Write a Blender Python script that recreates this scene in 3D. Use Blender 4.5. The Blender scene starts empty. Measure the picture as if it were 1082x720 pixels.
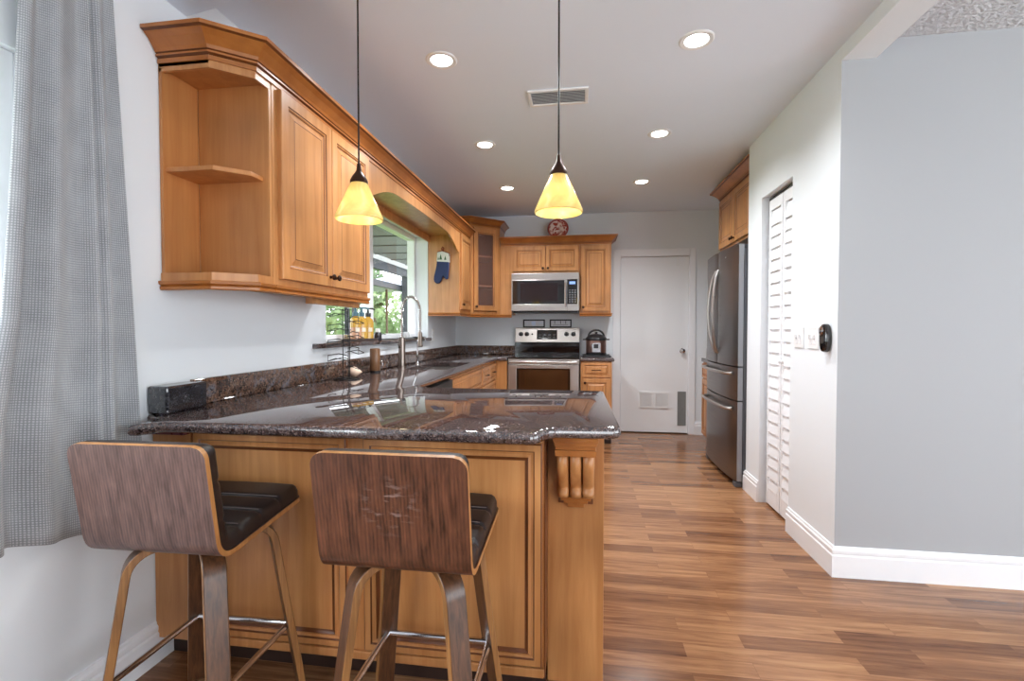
import bpy, bmesh, math, random
from mathutils import Vector, Matrix
random.seed(7)
S = bpy.context.scene
COL = S.collection
# ---------------------------------------------------------------- camera
CAMH = 1.22
F_PX = 505.0
cam_d = bpy.data.cameras.new('camera')
cam_d.sensor_fit = 'HORIZONTAL'
cam_d.sensor_width = 36.0
cam_d.lens = 36.0 * F_PX / 1082.0
cam_d.clip_start = 0.02
cam = bpy.data.objects.new('camera', cam_d)
COL.objects.link(cam)
cam.location = (0, 0, CAMH)
cam.rotation_euler = (math.radians(90 - 1.3612), 0, math.radians(8.3342))
S.camera = cam
# ---------------------------------------------------------------- world, light, exposure
S.view_settings.view_transform = 'Standard'
S.view_settings.look = 'None'
S.view_settings.gamma = 1.0
S.view_settings.use_curve_mapping = False
S.view_settings.exposure = 0.7
S.cycles.use_denoising = True
S.cycles.max_bounces = 10
S.cycles.diffuse_bounces = 6
S.cycles.glossy_bounces = 5
S.cycles.transparent_max_bounces = 12
S.cycles.sample_clamp_indirect = 6.0
S.cycles.caustics_reflective = False
S.cycles.caustics_refractive = False
W = bpy.data.worlds.new('sky')
S.world = W
W.use_nodes = True
_bg = W.node_tree.nodes['Background']
_bg.inputs[0].default_value = (0.89, 0.95, 1.0, 1)
_bg.inputs[1].default_value = 4.0
CAN_POWER = 13.0
PENDANT_POWER = .5
def area(name, loc, rot, sx, sy, power, color=(1, 1, 1), spread=180):
    l = bpy.data.lights.new(name, 'AREA')
    l.shape = 'RECTANGLE'; l.size = sx; l.size_y = sy
    l.energy = power; l.color = color; l.spread = math.radians(spread)
    o = bpy.data.objects.new(name, l); COL.objects.link(o)
    o.location = loc; o.rotation_euler = rot
    return o
# daylight through the window by the curtain
area('daylight_dining_window', (-1.86, 0.0, 1.45), (0, math.radians(-90), 0), 1.1, 1.9, 30, (0.88, 0.95, 1.0))
# ---------------------------------------------------------------- main dimensions
LW, RW, BW = -1.545, 1.235, 5.75
CEIL, LOWCEIL = 2.585, 2.45
CT, CB = 0.915, 0.877
# ---------------------------------------------------------------- materials
MATS = {}
def newmat(name):
    m = bpy.data.materials.new(name); m.use_nodes = True
    nt = m.node_tree
    b = nt.nodes['Principled BSDF']
    MATS[name] = m
    return m, nt, b
def rgb(r, g, b):
    f = lambda c: (c/255/12.92) if c/255 <= .04045 else ((c/255+.055)/1.055)**2.4
    return (f(r), f(g), f(b), 1)
def plain(name, col, rough=0.5, metal=0.0, coat=0.0, spec=0.5, noise=0.0, nscale=40, emit=None, es=0):
    m, nt, b = newmat(name)
    b.inputs['Base Color'].default_value = col
    b.inputs['Roughness'].default_value = rough
    b.inputs['Metallic'].default_value = metal
    b.inputs['Coat Weight'].default_value = coat
    b.inputs['Specular IOR Level'].default_value = spec
    tc = nt.nodes.new('ShaderNodeTexCoord')
    n = nt.nodes.new('ShaderNodeTexNoise'); n.inputs['Scale'].default_value = nscale; n.inputs['Detail'].default_value = 3
    nt.links.new(tc.outputs['Object'], n.inputs['Vector'])
    mr = nt.nodes.new('ShaderNodeMapRange')
    mr.inputs['To Min'].default_value = max(0, rough - .05 - noise*.3); mr.inputs['To Max'].default_value = min(1, rough + .05 + noise*.3)
    nt.links.new(n.outputs['Fac'], mr.inputs['Value']); nt.links.new(mr.outputs[0], b.inputs['Roughness'])
    if noise > 0:
        mx = nt.nodes.new('ShaderNodeMix'); mx.data_type = 'RGBA'
        mx.inputs[6].default_value = tuple(c*(1-noise) for c in col[:3]) + (1,)
        mx.inputs[7].default_value = tuple(min(1, c*(1+noise)) for c in col[:3]) + (1,)
        nt.links.new(n.outputs['Fac'], mx.inputs[0]); nt.links.new(mx.outputs[2], b.inputs['Base Color'])
    if emit:
        b.inputs['Emission Color'].default_value = emit
        b.inputs['Emission Strength'].default_value = es
    return m
def woodmat(name, c_lo, c_hi, scale=(26, 26, 1.6), rough=0.33, coat=0.15, ring=0.0, contrast=(0.3, 0.72), blotch=0.25):
    m, nt, b = newmat(name)
    L = nt.links.new; N = nt.nodes.new
    tc = N('ShaderNodeTexCoord'); mp = N('ShaderNodeMapping'); mp.inputs['Scale'].default_value = scale
    L(tc.outputs['Object'], mp.inputs['Vector'])
    n1 = N('ShaderNodeTexNoise'); n1.inputs['Scale'].default_value = 1.0; n1.inputs['Detail'].default_value = 6; n1.inputs['Roughness'].default_value = .62; n1.inputs['Distortion'].default_value = .35
    L(mp.outputs[0], n1.inputs['Vector'])
    fac = n1.outputs['Fac']
    if ring > 0:
        wv = N('ShaderNodeTexWave'); wv.wave_type = 'BANDS'; wv.bands_direction = 'X'
        wv.inputs['Scale'].default_value = .55; wv.inputs['Distortion'].default_value = 5.0; wv.inputs['Detail'].default_value = 3; wv.inputs['Detail Scale'].default_value = .7
        L(mp.outputs[0], wv.inputs['Vector'])
        mm = N('ShaderNodeMix'); mm.data_type = 'FLOAT'; mm.inputs[0].default_value = ring
        L(fac, mm.inputs[2]); L(wv.outputs['Fac'], mm.inputs[3]); fac = mm.outputs[0]
    cr = N('ShaderNodeValToRGB')
    cr.color_ramp.elements[0].position = contrast[0]; cr.color_ramp.elements[0].color = c_lo
    cr.color_ramp.elements[1].position = contrast[1]; cr.color_ramp.elements[1].color = c_hi
    L(fac, cr.inputs[0])
    n2 = N('ShaderNodeTexNoise'); n2.inputs['Scale'].default_value = 3.0; n2.inputs['Detail'].default_value = 2
    L(tc.outputs['Object'], n2.inputs['Vector'])
    mr = N('ShaderNodeMapRange'); mr.inputs['From Min'].default_value = .3; mr.inputs['From Max'].default_value = .7
    mr.inputs['To Min'].default_value = 1 - blotch; mr.inputs['To Max'].default_value = 1 + blotch*.5
    L(n2.outputs['Fac'], mr.inputs['Value'])
    vm = N('ShaderNodeVectorMath'); vm.operation = 'SCALE'
    L(cr.outputs[0], vm.inputs[0]); L(mr.outputs[0], vm.inputs['Scale'])
    L(vm.outputs[0], b.inputs['Base Color'])
    b.inputs['Roughness'].default_value = rough
    b.inputs['Coat Weight'].default_value = coat; b.inputs['Coat Roughness'].default_value = .15
    bp = N('ShaderNodeBump'); bp.inputs['Strength'].default_value = .06; bp.inputs['Distance'].default_value = .002
    L(n1.outputs['Fac'], bp.inputs['Height']); L(bp.outputs[0], b.inputs['Normal'])
    return m
MAPLE = woodmat('maple', rgb(178, 117, 66), rgb(207, 149, 94), coat=.06)
GLAZE = plain('glaze', rgb(104, 56, 24), .4, noise=.2)
MAPLE_IN = woodmat('maple_interior', rgb(176, 112, 60), rgb(196, 136, 80), rough=.45)
CROWN = woodmat('maple_crown', rgb(158, 92, 38), rgb(186, 118, 56), scale=(8, 8, 8), rough=.3)
WALNUT = woodmat('walnut', rgb(50, 28, 19), rgb(112, 70, 50), scale=(60, 60, 1.3), ring=.12, contrast=(.3, .72), rough=.36, coat=.05, blotch=.18)
def add_scuffs(m, centre, radius, col):
    nt = m.node_tree; N = nt.nodes.new; L = nt.links.new; b = nt.nodes['Principled BSDF']
    old = b.inputs['Base Color'].links[0].from_socket
    tc = N('ShaderNodeTexCoord'); d = N('ShaderNodeVectorMath'); d.operation = 'DISTANCE'; d.inputs[1].default_value = centre
    L(tc.outputs['Object'], d.inputs[0])
    mr = N('ShaderNodeMapRange'); mr.inputs['From Min'].default_value = radius; mr.inputs['From Max'].default_value = radius*.3; L(d.outputs['Value'], mr.inputs['Value'])
    mp = N('ShaderNodeMapping'); mp.inputs['Scale'].default_value = (26, 26, 70); L(tc.outputs['Object'], mp.inputs[0])
    n = N('ShaderNodeTexNoise'); n.inputs['Scale'].default_value = 1.0; n.inputs['Detail'].default_value = 5; L(mp.outputs[0], n.inputs['Vector'])
    th = N('ShaderNodeMapRange'); th.inputs['From Min'].default_value = .54; th.inputs['From Max'].default_value = .66; L(n.outputs['Fac'], th.inputs['Value'])
    mu = N('ShaderNodeMath'); mu.operation = 'MULTIPLY'; L(mr.outputs[0], mu.inputs[0]); L(th.outputs[0], mu.inputs[1])
    m2 = N('ShaderNodeMath'); m2.operation = 'MULTIPLY'; m2.inputs[1].default_value = .45; L(mu.outputs[0], m2.inputs[0])
    mx = N('ShaderNodeMix'); mx.data_type = 'RGBA'; L(m2.outputs[0], mx.inputs[0]); L(old, mx.inputs[6]); mx.inputs[7].default_value = col
    L(mx.outputs[2], b.inputs['Base Color'])
add_scuffs(WALNUT, (.0, .0, .80), .085, rgb(158, 138, 132))
WALNUT_GREY = woodmat('walnut_greyed', rgb(60, 40, 36), rgb(116, 88, 80), scale=(70, 70, 1.2), ring=.12, contrast=(.3, .72), rough=.38, coat=.05, blotch=.12)
PLY = woodmat('ply_edge', rgb(160, 106, 58), rgb(196, 142, 86), scale=(60, 60, 6), rough=.4)
LEGWOOD = woodmat('bentwood', rgb(56, 33, 20), rgb(110, 72, 46), scale=(90, 90, 3), rough=.32, coat=.15)
LEGEDGE = woodmat('bentwood_edge', rgb(120, 78, 42), rgb(172, 124, 74), scale=(90, 90, 4), rough=.35)
WHITE = plain('wall_paint', rgb(230, 234, 238), .75, nscale=120)
GREYWALL = plain('wall_paint_grey', rgb(170, 172, 175), .75, nscale=120)
CEILM = plain('ceiling_paint', rgb(232, 240, 252), .8, nscale=90)
TRIM = plain('trim_paint', rgb(240, 241, 244), .4, nscale=60)
DOORW = plain('door_paint', rgb(236, 237, 239), .45, nscale=60)
STEEL = plain('stainless', rgb(176, 172, 172), .26, 1.0, noise=.05, nscale=8)
def brushed(name, col, rough, axis):
    m, nt, b = newmat(name); N = nt.nodes.new; L = nt.links.new
    tc = N('ShaderNodeTexCoord'); mp = N('ShaderNodeMapping'); mp.inputs['Scale'].default_value = axis
    n = N('ShaderNodeTexNoise'); n.inputs['Scale'].default_value = 1; n.inputs['Detail'].default_value = 4
    L(tc.outputs['Object'], mp.inputs[0]); L(mp.outputs[0], n.inputs['Vector'])
    mr = N('ShaderNodeMapRange'); mr.inputs['To Min'].default_value = rough-.08; mr.inputs['To Max'].default_value = rough+.12
    L(n.outputs['Fac'], mr.inputs['Value']); L(mr.outputs[0], b.inputs['Roughness'])
    mx = N('ShaderNodeMix'); mx.data_type = 'RGBA'
    mx.inputs[6].default_value = tuple(c*.86 for c in col[:3]) + (1,); mx.inputs[7].default_value = col
    L(n.outputs['Fac'], mx.inputs[0]); L(mx.outputs[2], b.inputs['Base Color'])
    b.inputs['Metallic'].default_value = 1
    return m
BRUSHED = brushed('brushed_steel', rgb(196, 190, 186), .3, (3, 3, 160))
FRIDGE = brushed('fridge_steel', rgb(140, 138, 138), .3, (3, 3, 120))
FRIDGE_SIDE = plain('fridge_side', rgb(92, 93, 98), .45, .2)
CHROME = plain('chrome', rgb(215, 215, 218), .12, 1.0)
NICKEL = plain('nickel', rgb(150, 138, 130), .3, 1.0)
BLACKGLOSS = plain('black_glass', rgb(16, 12, 13), .06, coat=.5)
BLACK = plain('black_plastic', rgb(24, 23, 25), .35)
BLACKMETAL = plain('black_wire', rgb(22, 21, 22), .4, .3)
DARK = plain('toe_dark', rgb(48, 28, 20), .6)
BRONZE = plain('bronze', rgb(62, 38, 26), .35, .7)
LEATHER = plain('black_leather', rgb(34, 27, 27), .38, noise=.25, nscale=300)
STITCH = plain('stitching', rgb(120, 104, 100), .6)
GREYPL = plain('grey_plastic', rgb(120, 122, 126), .4)
WHITEPL = plain('white_plastic', rgb(236, 236, 236), .35)
DARKRED = plain('dark_red', rgb(92, 34, 40), .3, noise=.5, nscale=60)
def granite(name, dark, mid, light, fleck, scale=1.0, rough=.035):
    m, nt, b = newmat(name); N = nt.nodes.new; L = nt.links.new
    tc = N('ShaderNodeTexCoord')
    def noise(sc, det=5, dist=0.0):
        n = N('ShaderNodeTexNoise'); n.inputs['Scale'].default_value = sc*scale; n.inputs['Detail'].default_value = det; n.inputs['Roughness'].default_value = .65; n.inputs['Distortion'].default_value = dist
        L(tc.outputs['Object'], n.inputs['Vector']); return n.outputs['Fac']
    def ramp(f, p0, p1):
        r = N('ShaderNodeMapRange'); r.inputs['From Min'].default_value = p0; r.inputs['From Max'].default_value = p1; L(f, r.inputs['Value']); return r.outputs[0]
    def mix(f, a, c):
        x = N('ShaderNodeMix'); x.data_type = 'RGBA'; L(f, x.inputs[0])
        for i, v in ((6, a), (7, c)):
            if isinstance(v, tuple): x.inputs[i].default_value = v
            else: L(v, x.inputs[i])
        return x.outputs[2]
    c = mix(ramp(noise(60, 8, .8), .36, .66), dark, mid)
    c = mix(ramp(noise(14, 7, 1.6), .54, .70), c, light)
    vo = N('ShaderNodeTexVoronoi'); vo.inputs['Scale'].default_value = 280*scale; L(tc.outputs['Object'], vo.inputs['Vector'])
    sp = N('ShaderNodeSeparateColor'); L(vo.outputs['Color'], sp.inputs[0])
    c = mix(ramp(sp.outputs[0], .8, .95), c, fleck)
    c = mix(ramp(sp.outputs[1], .78, .95), c, (0.012, .010, .012, 1))
    L(c, b.inputs['Base Color'])
    b.inputs['Roughness'].default_value = rough
    b.inputs['IOR'].default_value = 1.95
    return m
GRANITE = granite('granite', rgb(44, 34, 36), rgb(92, 74, 70), rgb(98, 92, 96), rgb(124, 108, 104))
GRANITE_SPLASH = granite('granite_splash', rgb(48, 34, 30), rgb(118, 88, 72), rgb(118, 122, 134), rgb(136, 112, 98), scale=.62)
def floormat():
    m, nt, b = newmat('laminate'); N = nt.nodes.new; L = nt.links.new
    tc = N('ShaderNodeTexCoord')
    br = N('ShaderNodeTexBrick')
    br.offset = .37; br.offset_frequency = 2; br.squash = 1.0
    br.inputs['Scale'].default_value = 1
    br.inputs['Brick Width'].default_value = .62; br.inputs['Row Height'].default_value = .083
    br.inputs['Mortar Size'].default_value = .0006; br.inputs['Mortar Smooth'].default_value = .1; br.inputs['Bias'].default_value = 0
    br.inputs['Color1'].default_value = (0, 0, 0, 1); br.inputs['Color2'].default_value = (1, 1, 1, 1); br.inputs['Mortar'].default_value = (.1, .1, .1, 1)
    L(tc.outputs['Object'], br.inputs['Vector'])
    mp = N('ShaderNodeMapping'); mp.inputs['Scale'].default_value = (2.6, 42, 1)
    L(tc.outputs['Object'], mp.inputs[0])
    off = N('ShaderNodeVectorMath'); off.operation = 'SCALE'; off.inputs['Scale'].default_value = 13.0
    L(br.outputs['Color'], off.inputs[0])
    ad = N('ShaderNodeVectorMath'); ad.operation = 'ADD'; L(mp.outputs[0], ad.inputs[0]); L(off.outputs[0], ad.inputs[1])
    n = N('ShaderNodeTexNoise'); n.inputs['Scale'].default_value = 1; n.inputs['Detail'].default_value = 7; n.inputs['Roughness'].default_value = .66; n.inputs['Distortion'].default_value = .7
    L(ad.outputs[0], n.inputs['Vector'])
    mm = N('ShaderNodeMix'); mm.data_type = 'FLOAT'; mm.inputs[0].default_value = .74
    L(br.outputs['Color'], mm.inputs[2]); L(n.outputs['Fac'], mm.inputs[3])
    cr = N('ShaderNodeValToRGB')
    e = cr.color_ramp.elements
    e[0].position = .27; e[0].color = rgb(84, 50, 31)
    e[1].position = .72; e[1].color = rgb(174, 128, 90)
    k = cr.color_ramp.elements.new(.48); k.color = rgb(132, 89, 59)
    L(mm.outputs[0], cr.inputs[0]); L(cr.outputs[0], b.inputs['Base Color'])
    b.inputs['Roughness'].default_value = .2
    b.inputs['Specular IOR Level'].default_value = .5
    return m
FLOORM = floormat()
def curtainmat():
    m, nt, b = newmat('curtain_weave'); N = nt.nodes.new; L = nt.links.new
    tc = N('ShaderNodeTexCoord'); sx = N('ShaderNodeUVMap'); sx.uv_map = 'cloth'
    outs = []
    for d in ('X', 'Y'):
        w = N('ShaderNodeTexWave'); w.bands_direction = d; w.inputs['Scale'].default_value = 44; w.inputs['Distortion'].default_value = 1.2; w.inputs['Detail'].default_value = 2; w.inputs['Detail Scale'].default_value = 3
        L(sx.outputs[0], w.inputs['Vector']); outs.append(w.outputs['Fac'])
    mu = N('ShaderNodeMath'); mu.operation = 'MULTIPLY'; L(outs[0], mu.inputs[0]); L(outs[1], mu.inputs[1])
    n = N('ShaderNodeTexNoise'); n.inputs['Scale'].default_value = 9; n.inputs['Detail'].default_value = 4; L(sx.outputs[0], n.inputs['Vector'])
    ad = N('ShaderNodeMath'); ad.operation = 'MULTIPLY_ADD'; ad.inputs[1].default_value = .6; L(n.outputs['Fac'], ad.inputs[0]); L(mu.outputs[0], ad.inputs[2])
    cr = N('ShaderNodeValToRGB')
    cr.color_ramp.elements[0].position = .15; cr.color_ramp.elements[0].color = rgb(122, 124, 128)
    cr.color_ramp.elements[1].position = .95; cr.color_ramp.elements[1].color = rgb(182, 184, 187)
    L(ad.outputs[0], cr.inputs[0]); L(cr.outputs[0], b.inputs['Base Color'])
    b.inputs['Roughness'].default_value = .9
    b.inputs['Sheen Weight'].default_value = .2
    return m
CURTAIN = curtainmat()
def glassmat(name, tint=(1, 1, 1, 1), refl=.12):
    m, nt, b = newmat(name); N = nt.nodes.new; L = nt.links.new
    nt.nodes.remove(b)
    tr = N('ShaderNodeBsdfTransparent'); tr.inputs[0].default_value = tint
    gl = N('ShaderNodeBsdfGlossy'); gl.inputs['Roughness'].default_value = .02
    lw = N('ShaderNodeLayerWeight'); lw.inputs['Blend'].default_value = .5
    pw = N('ShaderNodeMath'); pw.operation = 'POWER'; pw.inputs[1].default_value = 4.0; L(lw.outputs['Facing'], pw.inputs[0])
    fr = N('ShaderNodeMapRange'); fr.inputs['To Min'].default_value = .02; fr.inputs['To Max'].default_value = .25; L(pw.outputs[0], fr.inputs['Value'])
    mx = N('ShaderNodeMixShader'); L(fr.outputs[0], mx.inputs[0]); L(tr.outputs[0], mx.inputs[1]); L(gl.outputs[0], mx.inputs[2])
    L(mx.outputs[0], nt.nodes['Material Output'].inputs[0])
    return m
GLASS = glassmat('window_glass')
def reedglass():
    m, nt, b = newmat('textured_glass'); N = nt.nodes.new; L = nt.links.new
    b.inputs['Base Color'].default_value = rgb(176, 150, 140)
    b.inputs['Roughness'].default_value = .3
    tr = N('ShaderNodeBsdfTransparent'); tr.inputs[0].default_value = (.8, .66, .6, 1)
    tc = N('ShaderNodeTexCoord'); mp = N('ShaderNodeMapping'); mp.inputs['Scale'].default_value = (60, 60, 12)
    n = N('ShaderNodeTexNoise'); n.inputs['Scale'].default_value = 1
    L(tc.outputs['Object'], mp.inputs[0]); L(mp.outputs[0], n.inputs['Vector'])
    bp = N('ShaderNodeBump'); bp.inputs['Strength'].default_value = .5; bp.inputs['Distance'].default_value = .003
    L(n.outputs['Fac'], bp.inputs['Height']); L(bp.outputs[0], b.inputs['Normal'])
    mx = N('ShaderNodeMixShader'); mx.inputs[0].default_value = .16
    L(tr.outputs[0], mx.inputs[1]); L(b.outputs[0], mx.inputs[2])
    L(mx.outputs[0], nt.nodes['Material Output'].inputs[0])
    return m
REED = reedglass()
def shademat():
    m, nt, b = newmat('amber_art_glass'); N = nt.nodes.new; L = nt.links.new
    tc = N('ShaderNodeTexCoord')
    n = N('ShaderNodeTexNoise'); n.inputs['Scale'].default_value = 9; n.inputs['Detail'].default_value = 5; n.inputs['Distortion'].default_value = 1.6
    L(tc.outputs['Object'], n.inputs['Vector'])
    cr = N('ShaderNodeValToRGB'); e = cr.color_ramp.elements
    e[0].position = .3; e[0].color = rgb(206, 172, 96); e[1].position = .68; e[1].color = rgb(236, 228, 206)
    k = e.new(.5); k.color = rgb(224, 206, 132)
    L(n.outputs['Fac'], cr.inputs[0]); L(cr.outputs[0], b.inputs['Base Color'])
    b.inputs['Roughness'].default_value = .2
    t = N('ShaderNodeBsdfTranslucent'); t.inputs[0].default_value = (.95, .88, .62, 1)
    mx = N('ShaderNodeMixShader'); mx.inputs[0].default_value = .35
    L(b.outputs[0], mx.inputs[1]); L(t.outputs[0], mx.inputs[2])
    L(mx.outputs[0], nt.nodes['Material Output'].inputs[0])
    return m
SHADE = shademat()
LAMP = plain('lamp_lens', (1, 1, 1, 1), .5, emit=(1, .97, .92, 1), es=9)
BULB = plain('bulb', (1, .95, .7, 1), .5, emit=(1, .86, .45, 1), es=2.5)
def ceiltex():
    m, nt, b = newmat('popcorn_ceiling'); N = nt.nodes.new; L = nt.links.new
    b.inputs['Base Color'].default_value = rgb(222, 223, 226); b.inputs['Roughness'].default_value = .9
    tc = N('ShaderNodeTexCoord'); n = N('ShaderNodeTexNoise'); n.inputs['Scale'].default_value = 60; n.inputs['Detail'].default_value = 4
    L(tc.outputs['Object'], n.inputs['Vector'])
    bp = N('ShaderNodeBump'); bp.inputs['Strength'].default_value = .9; bp.inputs['Distance'].default_value = .04
    L(n.outputs['Fac'], bp.inputs['Height']); L(bp.outputs[0], b.inputs['Normal'])
    return m
POPCORN = ceiltex()
def leafmat(name, a, c):
    m, nt, b = newmat(name); N = nt.nodes.new; L = nt.links.new
    tc = N('ShaderNodeTexCoord'); n = N('ShaderNodeTexNoise'); n.inputs['Scale'].default_value = 4; L(tc.outputs['Object'], n.inputs['Vector'])
    mx = N('ShaderNodeMix'); mx.data_type = 'RGBA'; mx.inputs[6].default_value = a; mx.inputs[7].default_value = c
    L(n.outputs['Fac'], mx.inputs[0]); L(mx.outputs[2], b.inputs['Base Color']); b.inputs['Roughness'].default_value = .6
    t = N('ShaderNodeBsdfTranslucent'); L(mx.outputs[2], t.inputs[0])
    ms = N('ShaderNodeMixShader'); ms.inputs[0].default_value = .35; L(b.outputs[0], ms.inputs[1]); L(t.outputs[0], ms.inputs[2])
    L(ms.outputs[0], nt.nodes['Material Output'].inputs[0])
    return m
LEAF1 = leafmat('leaf_light', rgb(92, 118, 66), rgb(164, 182, 136))
LEAF2 = leafmat('leaf_mid', rgb(70, 94, 60), rgb(132, 152, 114))
LAWN = plain('lawn_grass', rgb(120, 150, 84), .9, noise=.3, nscale=20)
BARK = plain('bark', rgb(90, 70, 54), .9, noise=.3, nscale=30)
# ---------------------------------------------------------------- mesh helpers
def obj(name, bm, mats, parent=None, smooth=False, bev=0.0, segs=2, angle=35):
    me = bpy.data.meshes.new(name)
    bmesh.ops.recalc_face_normals(bm, faces=bm.faces[:])
    bm.to_mesh(me); bm.free()
    for m in (mats if isinstance(mats, (list, tuple)) else [mats]):
        me.materials.append(m)
    o = bpy.data.objects.new(name, me); COL.objects.link(o)
    if parent is not None: o.parent = parent
    if smooth:
        for p in me.polygons: p.use_smooth = True
        try: me.set_sharp_from_angle(angle=math.radians(angle))
        except Exception: pass
    if bev > 0:
        md = o.modifiers.new('bevel', 'BEVEL'); md.width = bev; md.segments = segs; md.limit_method = 'ANGLE'; md.angle_limit = math.radians(40)
        md.harden_normals = False
    return o
def tag(o, label, cat, group=None, kind=None):
    o['label'] = label; o['category'] = cat
    if group: o['group'] = group
    if kind: o['kind'] = kind
    return o
def thing(name, label, cat, loc=(0, 0, 0), rz=0.0, group=None, kind=None):
    o = bpy.data.objects.new(name, None); COL.objects.link(o)
    o.empty_display_size = .1
    o.location = loc; o.rotation_euler = (0, 0, math.radians(rz))
    return tag(o, label, cat, group, kind)
def kids(o): return [c for c in bpy.data.objects if c.parent is o]
def dup(o, loc, rz=None, label=None, parent=None):
    c = o.copy(); COL.objects.link(c)
    if parent is not None: c.parent = parent
    if loc is not None: c.location = loc
    if rz is not None: c.rotation_euler = (0, 0, math.radians(rz))
    if label: c['label'] = label
    for k in kids(o): dup(k, None, None, None, c)
    return c
def box(bm, x0, x1, y0, y1, z0, z1, mi=0):
    v = [bm.verts.new((x, y, z)) for x in (x0, x1) for y in (y0, y1) for z in (z0, z1)]
    for f in ((0, 1, 3, 2), (4, 6, 7, 5), (0, 4, 5, 1), (2, 3, 7, 6), (0, 2, 6, 4), (1, 5, 7, 3)):
        bm.faces.new([v[i] for i in f]).material_index = mi
    return v
def frame_of(d):
    d = Vector(d).normalized()
    u = d.cross(Vector((0, 0, 1)))
    if u.length < 1e-4: u = Vector((1, 0, 0))
    u.normalize(); return u, d.cross(u).normalized()
def tube(bm, pts, r, seg=8, mi=0, cap=True, closed=False):
    pts = [Vector(p) for p in pts]; n = len(pts); rings = []
    pu = None
    for i, p in enumerate(pts):
        if closed: d = (pts[(i+1) % n] - pts[i-1])
        else: d = pts[min(i+1, n-1)] - pts[max(i-1, 0)]
        d.normalize()
        if pu is None: u, v = frame_of(d)
        else:
            u = pu - d*pu.dot(d)
            if u.length < 1e-5: u, v = frame_of(d)
            u.normalize(); v = d.cross(u)
        pu = u
        rr = r[i] if isinstance(r, (list, tuple)) else r
        rings.append([bm.verts.new(p + (u*math.cos(2*math.pi*k/seg) + v*math.sin(2*math.pi*k/seg))*rr) for k in range(seg)])
    for i in range(n if closed else n-1):
        a, b = rings[i], rings[(i+1) % n]
        for k in range(seg):
            bm.faces.new((a[k], a[(k+1) % seg], b[(k+1) % seg], b[k])).material_index = mi
    if cap and not closed:
        bm.faces.new(rings[0]).material_index = mi; bm.faces.new(rings[-1]).material_index = mi
def cyl(bm, p0, p1, r, seg=16, mi=0): tube(bm, [p0, p1], r, seg, mi)
def lathe(bm, prof, seg=24, c=(0, 0, 0), mi=0, mat=None, cap0=True, cap1=True):
    rings = []
    for r, z in prof:
        ring = []
        for k in range(seg):
            a = 2*math.pi*k/seg
            p = Vector((r*math.cos(a), r*math.sin(a), z))
            if mat: p = mat @ p
            ring.append(bm.verts.new(p + Vector(c)))
        rings.append(ring)
    for a, b in zip(rings, rings[1:]):
        for k in range(seg): bm.faces.new((a[k], a[(k+1) % seg], b[(k+1) % seg], b[k])).material_index = mi
    if cap0: bm.faces.new(rings[0]).material_index = mi
    if cap1: bm.faces.new(rings[-1]).material_index = mi
def offset_path(path, d, closed=False):
    """shift a plan polyline to the right of its direction by d, mitred."""
    n = len(path); out = []
    P = [Vector((p[0], p[1])) for p in path]
    for i in range(n):
        ns = []
        if closed or i > 0: e = (P[i] - P[i-1]).normalized(); ns.append(Vector((e.y, -e.x)))
        if closed or i < n-1: e = (P[(i+1) % n] - P[i]).normalized(); ns.append(Vector((e.y, -e.x)))
        if len(ns) == 1: out.append(P[i] + ns[0]*d)
        else:
            m = ns[0] + ns[1]; k = 1 + ns[0].dot(ns[1])
            out.append(P[i] + m*(d/max(k, .15)))
    return out
def sweep(bm, path, prof, mi=None, cap=True):
    """prof: list of (outward, z[, material]) closed loop"""
    cols = []
    for pr in prof:
        q = offset_path(path, pr[0]); cols.append([bm.verts.new((p.x, p.y, pr[1])) for p in q])
    m = len(prof)
    for j in range(m):
        a, b = cols[j], cols[(j+1) % m]
        k = prof[j][2] if len(prof[j]) > 2 else 0
        for i in range(len(path)-1): bm.faces.new((a[i], a[i+1], b[i+1], b[i])).material_index = k
    if cap:
        bm.faces.new([c[0] for c in cols]); bm.faces.new([c[-1] for c in cols])
def prism(bm, pts, z0, z1, mi=0):
    a = [bm.verts.new((p[0], p[1], z0)) for p in pts]; b = [bm.verts.new((p[0], p[1], z1)) for p in pts]
    n = len(pts)
    bm.faces.new(a).material_index = mi; bm.faces.new(b).material_index = mi
    for i in range(n): bm.faces.new((a[i], a[(i+1) % n], b[(i+1) % n], b[i])).material_index = mi
def plate_xz(bm, pts, y0, y1, mi=0):
    a = [bm.verts.new((p[0], y0, p[1])) for p in pts]; b = [bm.verts.new((p[0], y1, p[1])) for p in pts]
    n = len(pts)
    bm.faces.new(a).material_index = mi; bm.faces.new(b).material_index = mi
    for i in range(n): bm.faces.new((a[i], a[(i+1) % n], b[(i+1) % n], b[i])).material_index = mi
B = bmesh.new
# ---------------------------------------------------------------- SETTING
def struct(name, bm, m, label, cat, parent=None, bev=0):
    o = obj(name, bm, m, parent, bev=bev)
    if parent is None: tag(o, label, cat, None, 'structure')
    return o
bm = B(); box(bm, -1.745, 5.0, -2.6, 5.95, -.06, 0); struct('floor', bm, FLOORM, 'glossy brown wood laminate floor of short planks', 'floor')
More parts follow.
